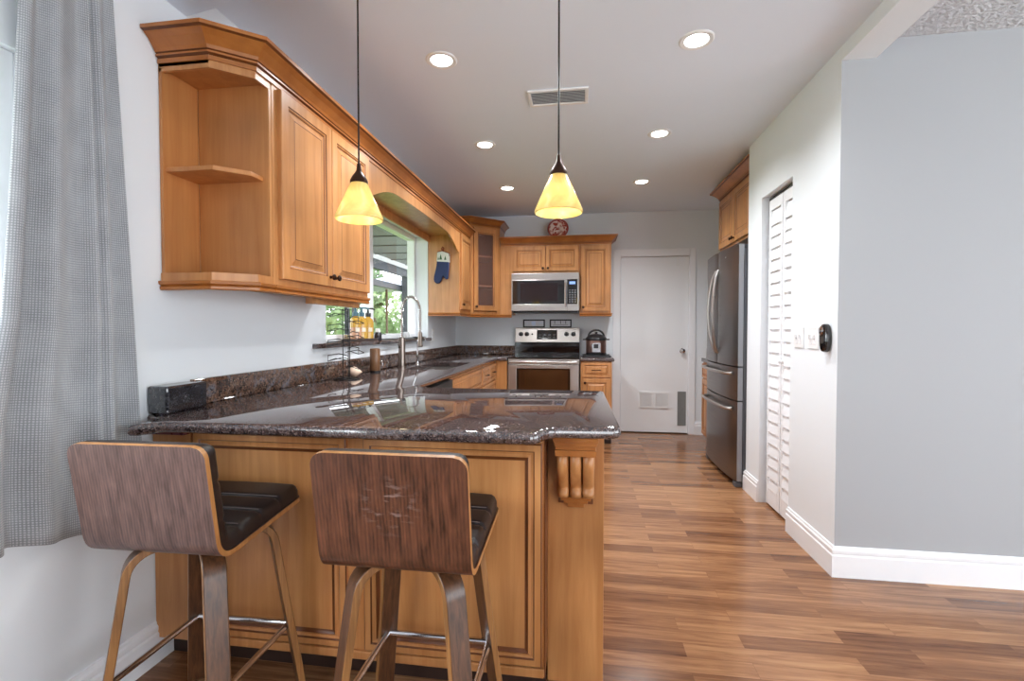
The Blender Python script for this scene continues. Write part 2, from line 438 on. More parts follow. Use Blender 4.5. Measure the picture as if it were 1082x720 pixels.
# left wall with the two windows cut out
WK = (2.72, 4.67, 1.135, 2.15)      # sink window: y0 y1 z0 z1
WD = (-.75, 1.135, .80, 1.99)      # dining window
def wall_x(bm, x0, x1, y0, y1, z0, z1, holes):
    holes = sorted(holes); y = y0
    for h in holes:
        box(bm, x0, x1, y, h[0], z0, z1)
        if h[2] > z0: box(bm, x0, x1, h[0], h[1], z0, h[2])
        box(bm, x0, x1, h[0], h[1], h[3], z1)
        y = h[1]
    box(bm, x0, x1, y, y1, z0, z1)
bm = B(); wall_x(bm, LW-.2, LW, -2.6, BW+.15, 0, 2.75, [WD, WK]); struct('wall_left', bm, WHITE, 'white painted left wall with the two windows', 'wall')
bm = B(); box(bm, LW, .36+.03, BW, BW+.15, 0, 2.75); box(bm, 1.26, 2.1, BW, BW+.15, 0, 2.75); box(bm, .39, 1.26, BW, BW+.15, 2.085, 2.75); box(bm, .39, 1.26, BW+.12, BW+.15, 0, 2.085)
struct('wall_back', bm, WHITE, 'white end wall with the plain door', 'wall')
CL = (3.07, 3.56, 0, 2.13)
bm = B(); wall_x(bm, RW, RW+.13, 2.5412, 3.83, 0, 2.75, [(CL[0], CL[1], -.001, CL[3])])
box(bm, RW+.13, 1.6, 2.66, 2.70, 0, 2.75)
box(bm, 1.36, 2.0, 3.70, 3.83, 0, 2.75)
box(bm, 1.9, 2.0, 2.7, 3.70, 0, 2.75)
box(bm, 2.0, 2.1, 3.70, 5.75, 0, 2.75)
struct('wall_right', bm, WHITE, 'white right wall with the louvred closet, its end turning the corner', 'wall')
bm = B(); box(bm, RW+.0008, 5.0, 2.541, 2.66, 0, 2.75); struct('wall_side', bm, GREYWALL, 'light grey painted wall facing the viewer on the right', 'wall')
bm = B(); box(bm, RW, 1.385, -2.6, 2.54, 2.515, 2.75); struct('beam', bm, WHITE, 'white boxed header running from the wall corner over the opening', 'beam')
bm = B(); box(bm, LW-.2, 1.30, 1.40, 2.60, CEIL, CEIL+.099); box(bm, LW-.2, 2.1, 2.60, BW+.15, CEIL, CEIL+.099); struct('ceiling', bm, CEILM, 'smooth pale grey kitchen ceiling with recessed lights', 'ceiling')
bm = B(); prism(bm, [(LW-.2, -2.6), (RW, -2.6), (RW, 1.47), (-1.15, 1.63), (LW, 1.705), (LW-.2, 1.74)], LOWCEIL, CEIL+.1); o = struct('ceiling_dining', bm, CEILM, 'lower grey ceiling panel above the left wall corner', 'ceiling')
bm = B(); box(bm, 1.385, 5.0, -2.6, 2.541, 2.605, 2.7); struct('ceiling_right', bm, POPCORN, 'popcorn textured ceiling at the top right', 'ceiling')
bm = B(); wall_x(bm, 4.9, 5.0, -2.6, 2.541, 0, 2.75, [(-2.0, 1.9, .3, 2.3)]); struct('wall_far_right', bm, WHITE, 'white wall of the next room with an opening added to let in fill light', 'wall')  # unseen opening added so sky light reaches the left wall and cabinet fronts
bm = B(); box(bm, -1.745, 1.7, -2.7, -2.6, 0, 2.75); box(bm, 4.3, 5.0, -2.7, -2.6, 0, 2.75); box(bm, 1.7, 4.3, -2.7, -2.6, 2.15, 2.75)  # unseen opening added behind the camera, sized for the fill light
struct('wall_front', bm, WHITE, 'white wall behind the camera with a wide opening added to let in fill light', 'wall')
BBP = [(0, 0), (.016, 0), (.016, .105), (.011, .112), (.013, .12), (.013, .132), (.008, .138), (.006, .148), (0, .15)]
def baseboard(name, path, label):
    bm = B(); sweep(bm, path, BBP); struct(name, bm, TRIM, label, 'baseboard')
baseboard('baseboard_left', [(LW, -2.6), (LW, 1.60)], 'white baseboard under the curtain on the left wall')
baseboard('baseboard_right', [(5.0, 2.545), (RW, 2.545), (RW, CL[0])][::-1] if False else [(RW, CL[0]), (RW, 2.541), (4.9, 2.541)], 'tall white baseboard wrapping the right wall corner')
baseboard('baseboard_far', [(RW+.12, 3.83), (RW, 3.83), (RW, CL[1])], 'short white baseboard between closet and fridge')
baseboard('baseboard_back', [(1.29, BW), (2.0, BW)], 'white baseboard right of the end door')
# ---- end door
d = thing('door_1', 'plain white end door with round chrome knob and low vent', 'door', (0, BW, 0), 0, None, 'structure')
bm = B(); box(bm, .45, 1.215, .015, .055, .012, 2.06); obj('door_slab', bm, DOORW, d, bev=.002)
bm = B()
for (x0, x1, z0, z1) in ((.36, .445, 0, 2.15), (1.22, 1.29, 0, 2.15), (.445, 1.22, 2.066, 2.15)):
    box(bm, x0, x1, -.018, .0, z0, z1)
box(bm, .39, .447, 0, .12, 0, 2.085); box(bm, 1.218, 1.26, 0, .12, 0, 2.085); box(bm, .447, 1.218, 0, .12, 2.064, 2.085)
obj('door_frame', bm, TRIM, d, bev=.004)
bm = B(); R90 = Matrix.Rotation(math.radians(90), 3, 'X')
lathe(bm, [(.03, 0), (.03, .006), (.012, .01), (.011, .03), (.024, .038), (.028, .05), (.022, .062), (.004, .066)], 20, (1.15, .015, .97), mat=R90)
k = obj('door_knob', bm, CHROME, d, smooth=True); k['label'] = 'round chrome knob'
bm = B()
for x0, x1 in ((.662, .832), (.836, 1.006)):
    box(bm, x0, x1, .004, .014, .295, .315); box(bm, x0, x1, .004, .014, .467, .487); box(bm, x0, x0+.018, .004, .014, .315, .467); box(bm, x1-.018, x1, .004, .014, .315, .467)
    for i in range(11):
        z = .318 + i*.0136
        v = box(bm, x0+.018, x1-.018, .006, .013, z, z+.007)
obj('door_vent', bm, WHITEPL, d)
bm = B(); box(bm, 1.10, 1.195, .008, .0145, .10, .495); o = obj('scratch_plate', bm, plain('grey_plate', rgb(128, 130, 130), .4, noise=.1), d); o['label'] = 'narrow grey plate at the foot of the door'
bm = B(); box(bm, 1.085, 1.097, .002, .0148, 1.95, 2.06); cyl(bm, (1.091, .001, 1.955), (1.091, -.03, 1.955), .004); obj('door_hook', bm, WHITEPL, d)
# ---- windows
def window(name, y0, y1, z0, z1, mull, label, xf=-1.70, dark=None):
    w = thing(name, label, 'window', (0, 0, 0), 0, None, 'structure')
    bm = B(); t = .045
    x0, x1 = LW-.2, xf+.03
    box(bm, x0, x1, y0, y0+t, z0, z1); box(bm, x0, x1, y1-t, y1, z0, z1); box(bm, x0, x1, y0+t, y1-t, z0, z0+t); box(bm, x0, x1, y0+t, y1-t, z1-t, z1)
    for my in mull: box(bm, x0, x1, my-.03, my+.03, z0+t, z1-t)
    obj('window_frame', bm, TRIM, w, bev=.004)
    ys = [y0+t] + [m for m in mull] + [y1-t]
    for i in range(len(ys)-1):
        a = ys[i] + (.03 if i else 0); b = ys[i+1] - (.03 if i < len(ys)-2 else 0)
        bm = B(); s = .022
        if dark:
            box(bm, xf-.02, xf, a, a+s, z0+t, z1-t); box(bm, xf-.02, xf, b-s, b, z0+t, z1-t); box(bm, xf-.02, xf, a+s, b-s, z0+t, z0+t+s); box(bm, xf-.02, xf, a+s, b-s, z1-t-s, z1-t)
            obj('sash', bm, dark, w)
        else: bm.free()
        bm = B(); box(bm, xf-.012, xf-.008, a, b, z0+t, z1-t); obj('pane', bm, GLASS, w)
    return w
window('window_1', *WK, [3.64], 'white framed window over the sink looking onto the porch', dark=None)
window('window_2', *WD, [.2], 'white framed window half hidden behind the grey curtain', -1.60)
bm = B(); box(bm, LW-.16, LW+.035, WK[0]-.15, WK[1]+.02, WK[2]-.03, WK[2])
tag(obj('window_ledge', bm, GRANITE, bev=.006), 'granite ledge at the foot of the sink window', 'window sill', None, 'structure')
# ---- closet louvre door
def bifold():
    t = thing('louvered_door', 'white louvred bifold closet door in the right wall', 'door', (RW+.04, CL[1]-.02, .015), -90)
    # local x runs toward the camera
    wd = (CL[1]-CL[0]-.05)/2; H = 2.085
    for i in range(2):
        x0 = .005 + i*(wd+.012); x1 = x0 + wd
        bm = B(); s = .030
        box(bm, x0, x0+s, 0, .028, 0, H); box(bm, x1-s, x1, 0, .028, 0, H)
        box(bm, x0+s, x1-s, 0, .028, 0, .11); box(bm, x0+s, x1-s, 0, .028, H-.07, H)
        lf = obj('leaf', bm, TRIM, t, bev=.002)
        bm = B(); n = 24; pitch = (H-.21)/n
        for k in range(n):
            z = .11 + k*pitch
            v = [bm.verts.new(p) for p in ((x0+s, -.003, z), (x1-s, -.003, z), (x1-s, .012, z+pitch*1.3), (x0+s, .012, z+pitch*1.3),
                                           (x0+s, .004, z+.006), (x1-s, .004, z+.006), (x1-s, .020, z+pitch*1.3), (x0+s, .020, z+pitch*1.3))]
            for f in ((0, 1, 2, 3), (4, 7, 6, 5), (0, 4, 5, 1), (2, 6, 7, 3), (1, 5, 6, 2), (0, 3, 7, 4)): bm.faces.new([v[q] for q in f])
        obj('louvers', bm, TRIM, lf)
        if i == 1:
            bm = B(); lathe(bm, [(.012, 0), (.008, .01), (.016, .02), (.012, .03), (.002, .032)], 16, (x0+.022, 0, 1.0), mat=R90); obj('knob', bm, WHITEPL, lf, smooth=True)
    bm = B(); box(bm, 0, CL[1]-CL[0]-.04, .002, .026, H+.003, H+.016); obj('top_track', bm, BLACK, t)
bifold()
# ---------------------------------------------------------------- CEILING FIXTURES
def can_light():
    t = thing('recessed_light', 'x', 'ceiling light', (0, 0, CEIL))
    t['group'] = 'recessed ceiling lights'
    bm = B(); lathe(bm, [(.052, .0), (.056, -.004), (.074, -.006), (.08, -.002), (.08, .0)], 32, cap0=False, cap1=False); obj('trim_ring', bm, WHITEPL, t, smooth=True)
    bm = B(); lathe(bm, [(.053, -.003), (.053, -.001)], 32); obj('lens', bm, LAMP, t)
    l = bpy.data.lights.new('can_lamp', 'SPOT'); l.energy = CAN_POWER*4; l.spot_size = math.radians(150); l.spot_blend = .9; l.shadow_soft_size = .05; l.color = (.93, .97, 1)
    lo = bpy.data.objects.new('can_lamp', l); COL.objects.link(lo); lo.parent = t; lo.location = (0, 0, -.015)
    return t
c0 = can_light()
CANS = [(-.71, 2.38, 'recessed ceiling light nearest on the left, beside the first pendant cord'),
        (.53, 2.39, 'recessed ceiling light nearest on the right, above the louvred closet side'),
        (-.715, 3.5, 'recessed ceiling light above the sink, middle one of the left line'),
        (.53, 3.48, 'recessed ceiling light in the middle of the right line'),
        (-.72, 4.6, 'recessed ceiling light furthest back in the left line near corner cabinet'),
        (.54, 4.58, 'recessed ceiling light furthest back on the right, before the end door')]
for i, (x, y, lb) in enumerate(CANS):
    o = c0 if i == 0 else dup(c0, (x, y, CEIL), None, lb)
    o.location = (x, y, CEIL); o['label'] = lb
t = thing('ceiling_vent', 'white slatted air vent in the kitchen ceiling', 'vent', (-.143, 2.845, CEIL))
bm = B()
for a in ((-.175, .175, -.095, -.075), (-.175, .175, .075, .095), (-.175, -.155, -.075, .075), (.155, .175, -.075, .075)): box(bm, a[0], a[1], a[2], a[3], -.01, 0)
obj('frame', bm, WHITEPL, t, bev=.003)
bm = B()
for i in range(9):
    y = -.07 + i*.0165
    v = [bm.verts.new(p) for p in ((-.155, y, -.009), (.155, y, -.009), (.155, y+.012, -.001), (-.155, y+.012, -.001), (-.155, y, -.0075), (.155, y, -.0075), (.155, y+.012, .0), (-.155, y+.012, .0))]
    for f in ((0, 1, 2, 3), (4, 7, 6, 5), (0, 4, 5, 1), (2, 6, 7, 3)): bm.faces.new([v[q] for q in f])
obj('slats', bm, WHITEPL, t)
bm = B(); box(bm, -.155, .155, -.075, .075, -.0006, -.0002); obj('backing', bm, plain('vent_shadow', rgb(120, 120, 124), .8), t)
def pendant():
    t = thing('pendant_lamp', 'x', 'pendant lamp', (0, 0, 0)); t['group'] = 'amber cone pendants over the peninsula'
    bm = B(); n = 40
    outer = [(.026, .150), (.03, .146), (.089, .012), (.090, .004)]
    prof = outer + [(.086, 0), (.084, .004), (.083, .012), (.027, .142), (.024, .146)]
    lathe(bm, prof, n, cap0=False, cap1=False)
    obj('lamp_shade', bm, SHADE, t, smooth=True)
    bm = B(); lathe(bm, [(.034, .140), (.034, .150), (.026, .166), (.016, .180), (.010, .190), (.007, .215), (.004, .22)], 20); obj('socket_cap', bm, BRONZE, t, smooth=True)
    bm = B(); cyl(bm, (0, 0, .215), (0, 0, .93), .0035, 8); obj('cord', bm, BLACKMETAL, t)
    bm = B(); lathe(bm, [(.06, .93), (.06, .915), (.045, .90), (.012, .895)], 24); obj('canopy', bm, BRONZE, t, smooth=True)
    bm = B(); lathe(bm, [(.008, .142), (.012, .125), (.022, .10), (.025, .082), (.02, .065), (.006, .057)], 16); obj('bulb', bm, BULB, t, smooth=True)
    l = bpy.data.lights.new('pendant_bulb_light', 'POINT'); l.energy = PENDANT_POWER; l.shadow_soft_size = .02; l.color = (1, .88, .6)
    lo = bpy.data.objects.new('pendant_bulb_light', l); COL.objects.link(lo); lo.parent = t; lo.location = (0, 0, .04)
    return t
p0 = pendant(); p0.location = (-.088, 1.8, 1.652); p0['label'] = 'amber glass cone pendant over the right half of the peninsula'
dup(p0, (-.852, 1.75, 1.640), None, 'amber glass cone pendant hanging before the left cabinet doors')
# ---------------------------------------------------------------- CABINET BUILDERS (local: front at y=0 facing -y)
DOORP = [(.0, 0.0, 0), (.0, -.017, 0), (.003, -.020, 0), (.046, -.020, 1), (.049, -.0165, 0), (.053, -.0175, 0), (.057, -.0135, 1), (.061, -.0115, 0), (.068, -.0115, 0), (.088, -.0185, 1), (.0915, -.0185, 0)]
def panel_mesh(bm, x0, x1, z0, z1, prof=DOORP, fill=True, k=1.0):
    prev = None
    for ins, y, mi in prof:
        i = ins*k
        r = [bm.verts.new(p) for p in ((x0+i, y, z0+i), (x1-i, y, z0+i), (x1-i, y, z1-i), (x0+i, y, z1-i))]
        if prev:
            for q in range(4): bm.faces.new((prev[q], prev[(q+1) % 4], r[(q+1) % 4], r[q])).material_index = pm
        prev = r; pm = mi
    if fill: bm.faces.new(prev)
    return prev
def knob(parent, x, z, y=-.02):
    bm = B(); lathe(bm, [(.008, 0), (.006, .008), (.007, .012), (.0145, .018), (.0145, .024), (.008, .028)], 14, (x, y, z), mat=R90)
    return obj('knob', bm, BRONZE, parent, smooth=True)
def pull(parent, x, z, y=-.02, w=.09):
    bm = B(); tube(bm, [(x-w/2, y, z), (x-w/2, y-.022, z), (x-w/2+.012, y-.028, z), (x+w/2-.012, y-.028, z), (x+w/2, y-.022, z), (x+w/2, y, z)], .0045, 8)
    return obj('handle', bm, BRONZE, parent, smooth=True)
def door(parent, x0, x1, z0, z1, knob_at=None, k=1.0, name='door'):
    bm = B(); panel_mesh(bm, x0, x1, z0, z1, k=k)
    o = obj(name, bm, [MAPLE, GLAZE], parent, bev=0)
    if knob_at: knob(o, *knob_at)
    return o
def carcass(parent, x0, x1, z0, z1, depth, name='body'):
    bm = B(); box(bm, x0, x1, 0, depth, z0, z1); return obj(name, bm, MAPLE, parent, bev=.0015)
def lightrail(parent, path, z1, name='light_rail'):
    prof = [(-.006, z1-.034), (.006, z1-.034), (.010, z1-.030), (.010, z1-.022), (.004, z1-.018, 0), (.014, z1-.012), (.016, z1-.002), (.014, z1), (-.006, z1)]
    bm = B(); sweep(bm, path, prof); return obj(name, bm, CROWN, parent)
CROWNP = [(.0005, 0), (.006, 0), (.006, .018), (.002, .020, 1), (.014, .026), (.014, .034), (.009, .036, 1), (.016, .040), (.022, .052), (.046, .078), (.062, .090), (.066, .094, 1), (.080, .098), (.080, .113), (.0005, .113)]
def crown(name, path, z, label, parent=None, s=1.0):
    prof = [(p[0]*s if p[0] > 0 else p[0], z + p[1]*s) + tuple(p[2:]) for p in CROWNP]
    bm = B(); sweep(bm, path, prof)
    o = obj(name, bm, [CROWN, GLAZE], parent)
    if parent is None: tag(o, label, 'crown molding')
    return o
UZ0, UZ1 = 1.398, 2.20
FX = -1.22
DEP = FX - LW - .002
# --- left end open shelf
t = thing('open_shelf_cabinet', 'open wooden end shelf with clipped corner at the near end of the wall cabinets', 'shelf', (0, 0, 0))
pl = [(LW+.003, 1.57), (-1.335, 1.57), (-1.225, 1.665), (-1.225, 1.752), (LW+.003, 1.752)]
bm = B(); prism(bm, pl, UZ0, UZ0+.022); o = obj('bottom_board', bm, MAPLE_IN, t, bev=.002)
bm = B(); prism(bm, pl, UZ1-.02, UZ1); obj('top_board', bm, MAPLE_IN, t, bev=.002)
pls = [(LW+.016, 1.58), (-1.335, 1.58), (-1.245, 1.665), (-1.245, 1.738), (LW+.016, 1.738)]
bm = B(); prism(bm, pls, 1.802, 1.82); obj('shelf', bm, MAPLE_IN, t, bev=.003)
bm = B(); box(bm, LW+.003, LW+.016, 1.57, 1.738, UZ0+.022, UZ1-.02); obj('wall_board', bm, MAPLE_IN, t, bev=.001)
bm = B(); box(bm, LW+.016, -1.225, 1.738, 1.752, UZ0+.022, UZ1-.02); obj('back_board', bm, MAPLE_IN, t, bev=.001)
bm = B(); sweep(bm, [(LW+.003, 1.57), (-1.335, 1.57), (-1.222, 1.665), (-1.222, 1.752)], [(-.012, 2.165), (.0, 2.165), (.0, UZ1), (-.012, UZ1)]); obj('top_rail', bm, MAPLE, t)
bm = B(); sweep(bm, [(LW+.003, 1.57), (-1.335, 1.57), (-1.222, 1.665), (-1.222, 1.752)], [(-.012, UZ0), (.003, UZ0), (.003, UZ0+.03), (-.012, UZ0+.03)]); obj('bottom_rail', bm, MAPLE, t)
bm = B(); box(bm, -1.26, -1.2205, 1.7385, 1.752, UZ0+.03, 2.165); obj('stile', bm, MAPLE, t)
lightrail(t, [(LW+.003, 1.57), (-1.335, 1.57), (FX, 1.665), (FX, 1.752)], UZ0)
# --- left double door
t = thing('cupboard', 'long maple wall cabinet with two raised panel doors on the left wall', 'cabinet', (FX, 1.755, 0), 90)
LL = 2.605-1.755
carcass(t, 0, LL, UZ0, UZ1, DEP)
door(t, .035, .425, 1.425, 2.185, (.403, 1.47)); door(t, .430, LL-.012, 1.425, 2.185, (.452, 1.47))
lightrail(t, [(0, 0), (LL, 0)], UZ0)
bm = B(); box(bm, .36, LL-.004, .05, .085, UZ0-.056, UZ0-.0005); obj('under_strip', bm, MAPLE, t, bev=.002)
# --- valance over sink window
t = thing('valance', 'arched maple valance bridging the wall cabinets over the sink window', 'valance', (FX, 2.606, 0), 90)
VL = 4.675-2.606
bm = B()
pts = [(0, 2.20), (0, 1.99)]
for i in range(25):
    u = i/24; x = .06 + u*(VL-.12)
    s = min(1, min(u, 1-u)/.2)
    z = 2.0 + .10*(math.sin(s*math.pi/2)) + .02*math.sin(u*math.pi)
    pts.append((x, z))
pts += [(VL, 1.99), (VL, 2.20)]
plate_xz(bm, pts, 0, .019)
obj('arched_board', bm, MAPLE, t, bev=.0015)
bm = B(); box(bm, 0, VL, .019, DEP, 2.165, 2.185); obj('soffit_board', bm, MAPLE, t)
bm = B(); box(bm, 0, VL, DEP-.014, DEP, 2.10, 2.165); box(bm, VL-.02, VL, DEP-.014, DEP, 1.42, 2.10) if False else None
obj('wall_strip', bm, MAPLE, t)
# --- cabinet after window
t = thing('cupboard', 'narrow maple wall cabinet right of the sink window, oven mitt on its side', 'cabinet', (FX, 4.677, 0), 90)
L2 = 5.138-4.677
carcass(t, 0, L2, UZ0-.012, UZ1, DEP); door(t, .03, L2-.012, 1.425, 2.185, (.055, 1.47))
lightrail(t, [(0, DEP-.002), (0, 0), (L2, 0)], UZ0-.012)
crown('crown_molding', [(LW+.004, 1.57), (-1.335, 1.57), (FX, 1.665), (FX, 5.13)], UZ1-.008, 'brown crown molding running along the left wall cabinets and valance', None, .9)
# --- corner cabinet
dx, dy = -.935+1.22, 5.42-5.14
t = thing('corner_cabinet', 'taller diagonal corner wall cabinet with textured glass door', 'cabinet', (FX, 5.14, 0), math.degrees(math.atan2(dy, dx)))
DW_ = math.hypot(dx, dy)
Mi = Matrix.Rotation(-math.atan2(dy, dx), 2)
def loc2(x, y):
    v = Mi @ Vector((x-FX, y-5.14)); return (v.x, v.y)
CZ1 = 2.375
plan = [loc2(*p) for p in ((FX, 5.14), (-.935, 5.42), (-.935, BW-.003), (LW+.003, BW-.003), (LW+.003, 5.14))]
def shell(bm, plan, z0, z1, th=.016):
    prism(bm, plan, z0, z0+th); prism(bm, plan, z1-th, z1)
    for a, b in ((1, 2), (2, 3), (3, 4), (4, 0)):
        p, q = Vector(plan[a]), Vector(plan[b]); e = (q-p).normalized(); n = Vector((-e.y, e.x))*th
        prism(bm, [p, q, q+n, p+n], z0+th, z1-th)
bm = B(); shell(bm, plan, UZ0-.012, CZ1); obj('body', bm, MAPLE, t)
bm = B()
fw = .05
box(bm, 0, fw-.006, 0, .016, UZ0-.012, CZ1); box(bm, DW_-fw+.006, DW_, 0, .016, UZ0-.012, CZ1); box(bm, fw, DW_-fw, 0, .016, UZ0-.012, UZ0+.02); box(bm, fw, DW_-fw, 0, .016, CZ1-.05, CZ1)
obj('face_frame', bm, MAPLE, t)
bm = B()
pr = [(0, 0, 0), (0, -.017, 0), (.003, -.020, 0), (.046, -.020, 1), (.05, -.016, 0), (.058, -.014, 1), (.062, -.008, 0), (.062, 0, 0)]
panel_mesh(bm, .042, DW_-.042, 1.425, CZ1-.035, pr, fill=False)
dd = obj('door', bm, [MAPLE, GLAZE], t); knob(dd, .065, 1.47)
bm = B(); box(bm, .042+.058, DW_-.042-.058, -.006, -.003, 1.425+.058, CZ1-.035-.058); o = obj('glass', bm, REED, dd); o['label'] = 'textured frosted glass pane'
for z in (1.70, 2.03):
    bm = B(); prism(bm, [loc2(*p) for p in ((FX+.01, 5.17), (-.955, 5.44), (-.955, BW-.03), (LW+.03, BW-.03), (LW+.03, 5.17))], z, z+.016); obj('shelf', bm, plain('pale_shelf', rgb(226, 214, 198), .3) if 'pale_shelf' not in MATS else MATS['pale_shelf'], t)
lightrail(t, [loc2(FX, 5.14), loc2(-.935, 5.42)], UZ0-.012)
crown('crown', [loc2(LW+.003, 5.14), loc2(FX, 5.14), loc2(-.935, 5.42), loc2(-.935, BW-.003)], CZ1-.01, '', t, .75)
# --- back uppers
t = thing('cupboard', 'short two door maple cabinet above the microwave', 'cabinet', (-.933, 5.42, 0), 0)
carcass(t, 0, .903, 1.852, 2.165, BW-5.42-.003)
bm = B(); box(bm, 0, .135, .0, .30, UZ0-.012, 1.852); obj('filler_panel', bm, MAPLE, t, bev=.001)
door(t, .155, .52, 1.875, 2.155, (.495, 1.905), k=.85); door(t, .527, .89, 1.875, 2.155, (.552, 1.905), k=.85)
lightrail(t, [(0, 0), (.135, 0)], UZ0-.012)
t = thing('cupboard', 'narrow single door maple cabinet right of the microwave', 'cabinet', (-.028, 5.42, 0), 0)
carcass(t, 0, .345, UZ0, 2.165, BW-5.42-.003); door(t, .015, .325, 1.42, 2.155, (.04, 1.465))
lightrail(t, [(0, 0), (.345, 0), (.345, .326)], UZ0)
crown('crown_molding', [(-.925, 5.42), (.317, 5.42), (.317, BW-.003)], 2.165, 'brown crown molding over the cabinets above the microwave', None, .85)
# --- fridge cabinet
t = thing('cupboard', 'two door maple cabinet above the refrigerator', 'cabinet', (1.31, 4.85, 0), -90)
carcass(t, 0, 1.0, 1.955, 2.44, .66)
door(t, .02, .45, 1.975, 2.42, (.425, 2.01)); door(t, .458, .89, 1.975, 2.42, (.483, 2.01))
crown('crown_molding', [(1.98, 4.852), (1.31, 4.852), (1.31, 3.845)], 2.425, 'brown crown molding above the refrigerator cabinet', None, 1.0)
# ---------------------------------------------------------------- BASE CABINETS
BF = -.925
t = thing('base_cabinet', 'maple sink base with wide false drawer front beside the dishwasher', 'cabinet', (BF, 3.262, 0), 90)
def base_body(t, L, D, toe=True):
    bm = B(); box(bm, 0, L, .0, .02, .10, CB-.001); box(bm, 0, .018, .02, D, .10, CB-.001); box(bm, L-.018, L, .02, D, .10, CB-.001); box(bm, .018, L-.018, .02, D, .10, .118)
    obj('body', bm, MAPLE, t)
    bm = B(); box(bm, 0, L, .07, .085, 0, .10); obj('toe_kick', bm, DARK, t)
DD = BF-LW-.004
base_body(t, 1.03, DD)
door(t, .02, 1.01, .70, .855, None, k=.5, name='false_drawer_front'); door(t, .02, .51, .12, .68, (.485, .64)); door(t, .52, 1.01, .12, .68, (.545, .64))
t = thing('base_cabinet', 'maple drawer base between sink cabinet and the range corner', 'cabinet', (BF, 4.294, 0), 90)
base_body(t, .77, DD)
for (a, b) in ((.02, .37), (.38, .73)):
    dr = door(t, a, b, .70, .855, None, k=.5, name='drawer'); pull(dr, (a+b)/2, .778)
for (z0, z1) in ((.42, .68), (.12, .40)):
    dr = door(t, .02, .73, z0, z1, None, k=.7, name='drawer'); pull(dr, .375, (z0+z1)/2+.05)
t = thing('corner_filler', 'narrow maple corner filler left of the range', 'cabinet', (BF, 5.085, 0), 0)
bm = B(); box(bm, .003, .125, 0, .02, .10, CB-.001); obj('panel', bm, MAPLE, t); bm = B(); box(bm, .003, .125, .02, .035, 0, .0995); obj('toe_kick', bm, DARK, t)
t = thing('base_cabinet', 'small maple base cabinet with drawer and door right of the range', 'cabinet', (-.013, 5.10, 0), 0)
base_body(t, .325, BW-5.10-.004)
dr = door(t, .018, .307, .715, .865, None, k=.5, name='drawer'); pull(dr, .163, .79); door(t, .018, .307, .12, .70, (.045, .655), k=.85)
t = thing('base_cabinet', 'maple base cabinet half hidden behind the refrigerator', 'cabinet', (1.275, 5.30, 0), -90)
base_body(t, .42, .5); dr = door(t, .02, .40, .715, .86, None, k=.5, name='drawer'); door(t, .02, .40, .12, .70)
bm = B(); box(bm, 1.255, 1.95, 4.87, 5.31, CB, CT); tag(obj('countertop', bm, GRANITE, bev=.006), 'little granite top behind the refrigerator by the end door', 'countertop')
bm = B(); lathe(bm, [(.03, 0), (.032, .01), (.03, .1), (.024, .115), (.012, .12)], 16, (1.30, 5.15, CT)); tag(obj('coffee_canister', bm, BLACK, smooth=True), 'small black canister behind the refrigerator by the end door', 'canister')
# dishwasher
t = thing('dishwasher', 'black dishwasher under the counter beside the peninsula', 'dishwasher', (BF, 2.56, 0), 90)
bm = B(); box(bm, 0, .695, 0, .55, .11, CB-.003); obj('body', bm, BLACK, t)
bm = B(); box(bm, .004, .691, -.022, 0, .12, .745); obj('door', bm, BLACKGLOSS, t, bev=.004)
bm = B()
plate_xz(bm, [(.004, .75), (.691, .75), (.691, .868), (.004, .868)], -.03, 0); o = obj('control_panel', bm, BLACK, t, bev=.006)
bm = B()
for i in range(7): box(bm, .36+i*.042, .385+i*.042, -.0312, -.0295, .80, .815)
obj('buttons', bm, GREYPL, o)
bm = B(); box(bm, .01, .69, .05, .07, 0, .105); obj('toe_kick', bm, BLACK, t)
# ---------------------------------------------------------------- PENINSULA
PR = 0.0
pen = thing('peninsula_cabinet', 'maple peninsula base with raised back panels, facing the bar stools', 'cabinet', (.075, 1.52, 0), PR)
PX0 = -1.617
bm = B(); box(bm, PX0, -.192, .02, .74, .09, CB-.001); obj('body', bm, MAPLE, pen)
bm = B(); box(bm, PX0, PX0+.155, 0, .02, .09, CB-.001); box(bm, PX0+.159, -.192, .004, .02, .09, CB-.001); obj('face_frame', bm, MAPLE, pen, bev=.002)
PANELP = [(0, .004, 0), (0, -.004, 1), (.004, -.008, 0), (.024, -.008, 1), (.028, -.003, 0), (.036, -.001, 0), (.044, -.006, 1), (.05, -.002, 1), (.056, .0, 0)]
for x0, x1 in ((PX0+.168, -.868), (-.806, -.200)):
    bm = B(); panel_mesh(bm, x0, x1, .125, .852, PANELP); obj('back_panel', bm, [MAPLE, GLAZE], pen)
bm = B(); box(bm, PX0+.16, -.193, -.006, .004, .09, .12); obj('bottom_rail', bm, MAPLE, pen, bev=.004)
bm = B(); box(bm, -.19, 0, .114, .74, 0.0, CB-.001); obj('end_panel', bm, MAPLE, pen, bev=.002)
bm = B(); box(bm, -.1925, -.1895, .0, .113, .09, CB-.001); obj('seam', bm, GLAZE, pen)
bm = B(); box(bm, PX0, -.192, .062, .075, 0, .09); obj('toe_kick', bm, DARK, pen)
